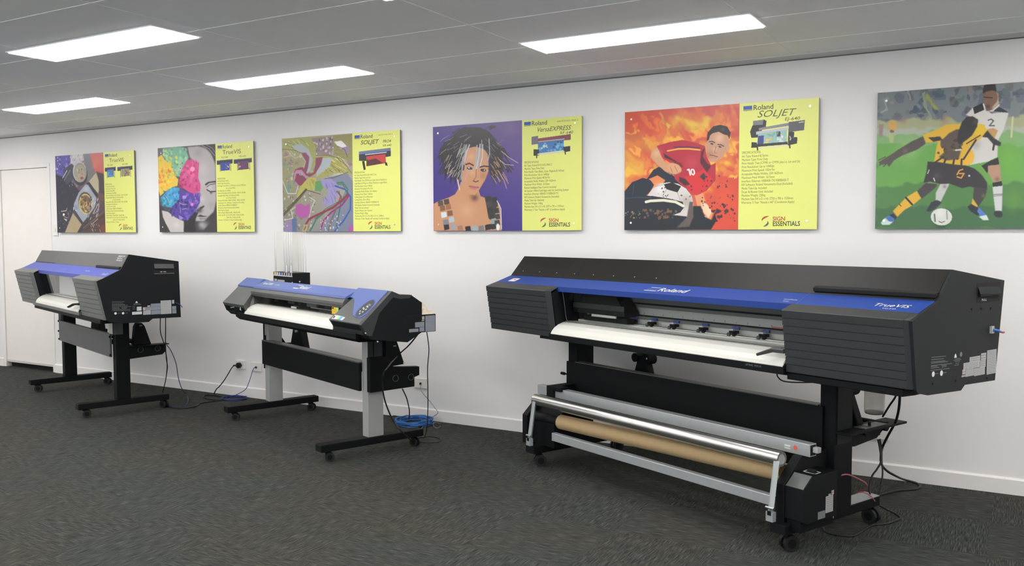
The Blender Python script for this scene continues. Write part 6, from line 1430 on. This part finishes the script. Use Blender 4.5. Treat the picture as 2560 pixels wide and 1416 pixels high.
# cloth lying on the power box behind the middle printer
t = MB(); rg = random.Random(5); nx_, ny_ = 18, 14; vs = []
for j in range(ny_):
    for i in range(nx_):
        a = i / (nx_ - 1); b = j / (ny_ - 1)
        h_ = 0.904 + 0.060 * math.exp(-((a - 0.42) / 0.24) ** 2 - ((b - 0.32) / 0.26) ** 2) + 0.018 * math.sin(11 * a + 5 * b) * math.sin(9 * b + 2) + 0.016
        edge = min(a, 1 - a, b, 1 - b); h_ = 0.9035 + (h_ - 0.9035) * min(1, edge * 7)
        vs.append((1.885 + 0.088 * a, 0.392 + 0.088 * b + 0.004 * math.sin(13 * a), h_))
k = len(vs); vs += [(x, y, 0.9032) for x, y, z in vs]
fs = []
for j in range(ny_ - 1):
    for i in range(nx_ - 1):
        q = j * nx_ + i; fs += [(q, q + 1, q + nx_ + 1, q + nx_), (k + q, k + q + nx_, k + q + nx_ + 1, k + q + 1)]
t.add(vs, fs, CLOTH, True); t = t.build('cleaning_cloth', CLOTH); t.location = (-5.037, -0.726, 0); t.rotation_euler = (0, 0, R(-21.278))
tag(t, 'crumpled cream cloth lying on the power box behind the middle printer', 'cloth')

# ------------------------------------------------------------------ cables
PATHS = {
 'm1a': (CABLE, 0.0035, [(-5.545, -0.95, 0.765), (-5.548, -0.95, 0.65), (-5.615, -0.867, 0.543), (-5.692, -0.785, 0.387), (-5.818, -0.702, 0.239), (-5.967, -0.62, 0.096), (-5.978, -0.616, 0.005)]),
 'm1b': (CABLE, 0.0035, [(-5.513, -0.93, 0.765), (-5.517, -0.93, 0.649), (-5.61, -0.86, 0.537), (-5.693, -0.79, 0.422), (-5.771, -0.72, 0.35), (-5.805, -0.7, 0.298)]),
 'm1c': (CABLEB, 0.003, [(-5.394, -0.94, 0.88), (-5.345, -0.935, 0.865), (-5.325, -0.93, 0.844)]),
 'm1d': (CABLEB, 0.003, [(-5.596, -0.86, 0.543), (-5.677, -0.758, 0.481), (-5.752, -0.655, 0.366), (-5.854, -0.553, 0.226), (-5.948, -0.45, 0.125), (-6.247, -0.168, 0.005), (-6.003, -0.341, 0.005), (-5.79, -0.545, 0.005), (-5.803, -0.621, 0.005), (-5.951, -0.58, 0.005)]),
 'pw': (CABLE, 0.0045, [(-5.751, -0.03, 0.266), (-5.769, -0.05, 0.266), (-5.778, -0.07, 0.249), (-5.797, -0.09, 0.204), (-5.825, -0.11, 0.148), (-5.878, -0.12, 0.089), (-5.899, -0.13, 0.068), (-5.999, -0.068, 0.005), (-5.89, -0.101, 0.005), (-5.751, -0.161, 0.005), (-5.717, -0.238, 0.005), (-5.87, -0.243, 0.005), (-5.983, -0.2, 0.005), (-6.016, -0.117, 0.005), (-5.874, -0.115, 0.005), (-5.772, -0.134, 0.005), (-5.738, -0.265, 0.005), (-5.768, -0.405, 0.005), (-5.695, -0.526, 0.005), (-5.728, -0.626, 0.005), (-5.824, -0.646, 0.005), (-5.962, -0.607, 0.005)]),
 'nb': (CABLEB, 0.0028, [(-5.521, -0.03, 0.271), (-5.53, -0.05, 0.268), (-5.542, -0.06, 0.241), (-5.554, -0.07, 0.192), (-5.57, -0.08, 0.14), (-5.604, -0.09, 0.08), (-5.794, -0.03, 0.005)]),
 'm2a': (CABLE, 0.0045, [(-3.135, -1.0, 0.787), (-3.268, -0.925, 0.694), (-3.412, -0.85, 0.612), (-3.145, -1.3, 0.611), (-3.221, -1.244, 0.548), (-3.268, -1.188, 0.456), (-3.287, -1.132, 0.353), (-3.274, -1.076, 0.241), (-3.241, -1.02, 0.161), (-3.454, -0.641, 0.005)]),
 'm2b': (CABLE, 0.003, [(-3.045, -1.05, 0.802), (-3.073, -0.99, 0.688), (-3.127, -0.93, 0.563), (-3.169, -0.87, 0.415), (-3.214, -0.81, 0.273), (-3.267, -0.75, 0.132), (-3.475, -0.498, 0.005), (-3.449, -0.6, 0.005), (-3.368, -0.598, 0.005), (-3.318, -0.553, 0.005), (-3.362, -0.467, 0.005), (-3.451, -0.444, 0.005), (-3.5, -0.512, 0.005), (-3.491, -0.563, 0.005)]),
 'm2c': (CABLEG, 0.0025, [(-3.833, -0.03, 0.272), (-3.825, -0.05, 0.236), (-3.779, -0.07, 0.201), (-3.721, -0.08, 0.16), (-3.67, -0.09, 0.118), (-3.64, -0.1, 0.081), (-3.791, -0.03, 0.005)]),
 'm2d': (CABLE, 0.004, [(-3.572, -0.6, 0.343), (-3.6, -0.517, 0.264), (-3.642, -0.433, 0.164), (-3.706, -0.35, 0.095), (-3.93, -0.053, 0.005)]),
 'm2e': (CABLE, 0.004, [(-3.952, -0.03, 0.005), (-4.053, -0.03, 0.005), (-4.098, -0.03, 0.005), (-4.054, -0.03, 0.005), (-3.971, -0.035, 0.005), (-3.888, -0.154, 0.005), (-3.823, -0.212, 0.005), (-3.75, -0.202, 0.005), (-3.696, -0.156, 0.005), (-3.687, -0.229, 0.005), (-3.698, -0.341, 0.005), (-3.694, -0.412, 0.005)]),
 'm2f': (CABLEG, 0.0025, [(-3.675, -0.065, 0.005), (-3.727, -0.094, 0.005), (-3.693, -0.201, 0.005), (-3.63, -0.317, 0.005), (-3.555, -0.42, 0.005), (-3.475, -0.492, 0.005)]),
 'm2g': (CABLEG, 0.0025, [(-3.617, -0.095, 0.005), (-3.675, -0.065, 0.005), (-3.67, -0.11, 0.005), (-3.601, -0.195, 0.005), (-3.558, -0.21, 0.005), (-3.578, -0.151, 0.005)]),
 'm3a': (CABLE, 0.0045, [(-0.478, -1.05, 0.681), (-0.49, -1.0, 0.638), (-0.52, -0.95, 0.586), (-0.554, -0.9, 0.523)]),
 'm3b': (CABLE, 0.006, [(-0.466, -1.05, 0.682), (-0.475, -0.983, 0.596), (-0.491, -0.917, 0.527), (-0.51, -0.85, 0.48), (-0.543, -0.783, 0.412), (-0.575, -0.717, 0.338), (-0.59, -0.65, 0.278), (-0.595, -0.583, 0.222), (-0.578, -0.517, 0.174), (-0.541, -0.45, 0.135), (-0.54, -0.094, 0.03), (-0.483, -0.043, 0.005), (-0.459, -0.112, 0.005), (-0.477, -0.172, 0.005), (-0.556, -0.248, 0.005), (-0.631, -0.387, 0.005)]),
 'm3c': (CABLE, 0.0045, [(-0.591, -0.75, 0.38), (-0.58, -0.767, 0.338), (-0.572, -0.783, 0.284), (-0.586, -0.8, 0.249), (-0.606, -0.817, 0.215), (-0.613, -0.833, 0.172), (-0.608, -0.85, 0.131), (-0.586, -0.85, 0.095)]),
 'm3d': (CABLE, 0.004, [(-0.587, -0.72, 0.377), (-0.576, -0.74, 0.333), (-0.571, -0.76, 0.272), (-0.564, -0.78, 0.231), (-0.566, -0.8, 0.177), (-0.575, -0.82, 0.121), (-0.584, -0.85, 0.085)]),
 'm3e': (CABLE, 0.0045, [(-0.571, -0.8, 0.072), (-0.528, -0.85, 0.071), (-0.517, -0.683, 0.01), (-0.486, -0.725, 0.005), (-0.502, -0.785, 0.005), (-0.538, -0.858, 0.005), (-0.586, -0.901, 0.005), (-0.612, -1.003, 0.005), (-0.638, -1.102, 0.005), (-0.686, -1.126, 0.005), (-0.753, -1.116, 0.005), (-0.782, -1.058, 0.005)]),
 'm3f': (CABLER, 0.0035, [(-0.702, -1.15, 0.282), (-0.67, -1.117, 0.286), (-0.628, -1.083, 0.264), (-0.604, -1.05, 0.241), (-0.6, -1.017, 0.218), (-0.619, -0.983, 0.19), (-0.659, -0.95, 0.162)]),
 'm3g': (CABLER, 0.003, [(-0.659, -0.95, 0.161), (-0.627, -0.927, 0.161), (-0.6, -0.903, 0.143), (-0.582, -0.88, 0.113)]),
 'm3h': (CABLE, 0.003, [(-0.964, -1.22, 0.742), (-0.965, -1.206, 0.722), (-0.947, -1.192, 0.702), (-0.908, -1.178, 0.696), (-0.845, -1.164, 0.698), (-0.782, -1.15, 0.704)]),
}

def cable(key, name, label, cat='cable', extra=None, group=None):
    m_, r_, pts = PATHS[key]
    b = MB().sweep(pts, r_, m_, 8, 6)
    if extra: extra(b)
    o = b.build(name, m_)
    return tag(o, label, cat, group)
cable('m1a', 'electric_cable', 'black cord hanging down behind the left printer to its rear wheel')
cable('m1b', 'data_cable', 'shorter black cable hanging straight under the right end of the left printer')
cable('m1c', 'usb_cable', 'short navy plug lead sticking out of the left printer side beside its labels')
cable('m1d', 'data_cable', 'dark navy cable looping from the left printer shelf down onto the carpet')
pl = empty('electric_cable', (0, 0, 0), 0, 'long black power cord plugged in the double outlet, snaking on the carpet', 'cable')
MB().sweep(PATHS['pw'][2], 0.0045, CABLE, 8, 6).build('cord', CABLE, pl)
m = MB(); px, pz = -5.751 + 0.005, 0.267; m.cyl((px, -0.012, pz), (px, -0.034, pz), 0.0235, RUB, 24); m.cyl((px, -0.034, pz), (px, -0.040, pz), 0.015, RUB, 20); m.cyl((px - 0.015, -0.026, pz - 0.001), (px - 0.052, -0.036, pz - 0.004), 0.009, RUB, 12, 0.006); m.build('round_plug', RUB, pl)
cable('nb', 'data_cable', 'thin navy cable dropping from the data outlet to the navy coil')
def coil(name, label, cx, cy, rx, ry, turns, r, h, m_, seed, jit, plug=False):
    rg = random.Random(seed); pts = []
    for i in range(turns * 12):
        a = 6.2832 * i / 12; k = i / (turns * 12); s_ = 1 + rg.uniform(-jit, jit)
        pts.append((cx + rx * s_ * math.cos(a), min(cy + ry * s_ * math.sin(a), -0.018), r + h * (0.5 + 0.5 * math.sin(k * 17 + seed)) * rg.uniform(0.4, 1)))
    m = MB().sweep(pts, r, m_, 6, 3)
    o = m.build(name, m_)
    return o
tag(coil('cable_coil', '', -5.695, -0.125, 0.105, 0.085, 7, 0.003, 0.014, CABLEB, 3, 0.10), 'navy cable coil on the carpet by the wall under the data outlet', 'cable coil')
tag(coil('cable_coil', '', -3.80, -0.165, 0.125, 0.115, 11, 0.0036, 0.045, CABLEB2, 5, 0.22), 'bright blue cable coil on the carpet behind the middle printer', 'cable coil')
cable('m2a', 'electric_cable', 'black power cord from the power box of the middle printer to its right foot')
cable('m2b', 'data_cable', 'thin black cable hanging straight down at the right of the middle printer')
cable('m2c', 'data_cable', 'thin grey cable from the lone data outlet down to the bright blue coil')
cable('m2d', 'electric_cable', 'black cord dropping from the rear bracket of the middle printer to the carpet')
cable('m2e', 'electric_cable', 'black cord looping on the carpet around the bright blue coil')
cable('m2f', 'data_cable', 'grey cable arc on the carpet between the bright blue coil and the right foot')
cable('m2g', 'data_cable', 'small grey cable loop on the carpet in front of the bright blue coil')
cable('m3a', 'data_cable', 'thin black cable from under the largest printer to its side shelf')
cable('m3b', 'electric_cable', 'thick black cord hanging from the largest printer and curving out by the wall')
cable('m3c', 'data_cable', 'black cable below the side shelf of the largest printer, bending left to its foot')
cable('m3d', 'data_cable', 'black cable below the side shelf of the largest printer, falling straight to its foot')
cable('m3e', 'electric_cable', 'black cord lying on the carpet around the right rear wheel of the largest printer')
cable('m3f', 'wire_pair', 'red and white wire curving out behind the right post of the largest printer', 'wire')
cable('m3g', 'wire_pair', 'short red wire running to the rear end of the right foot of the largest printer', 'wire')
cable('m3h', 'sensor_wire', 'thin black wire sagging below the front rail of the largest printer', 'wire')
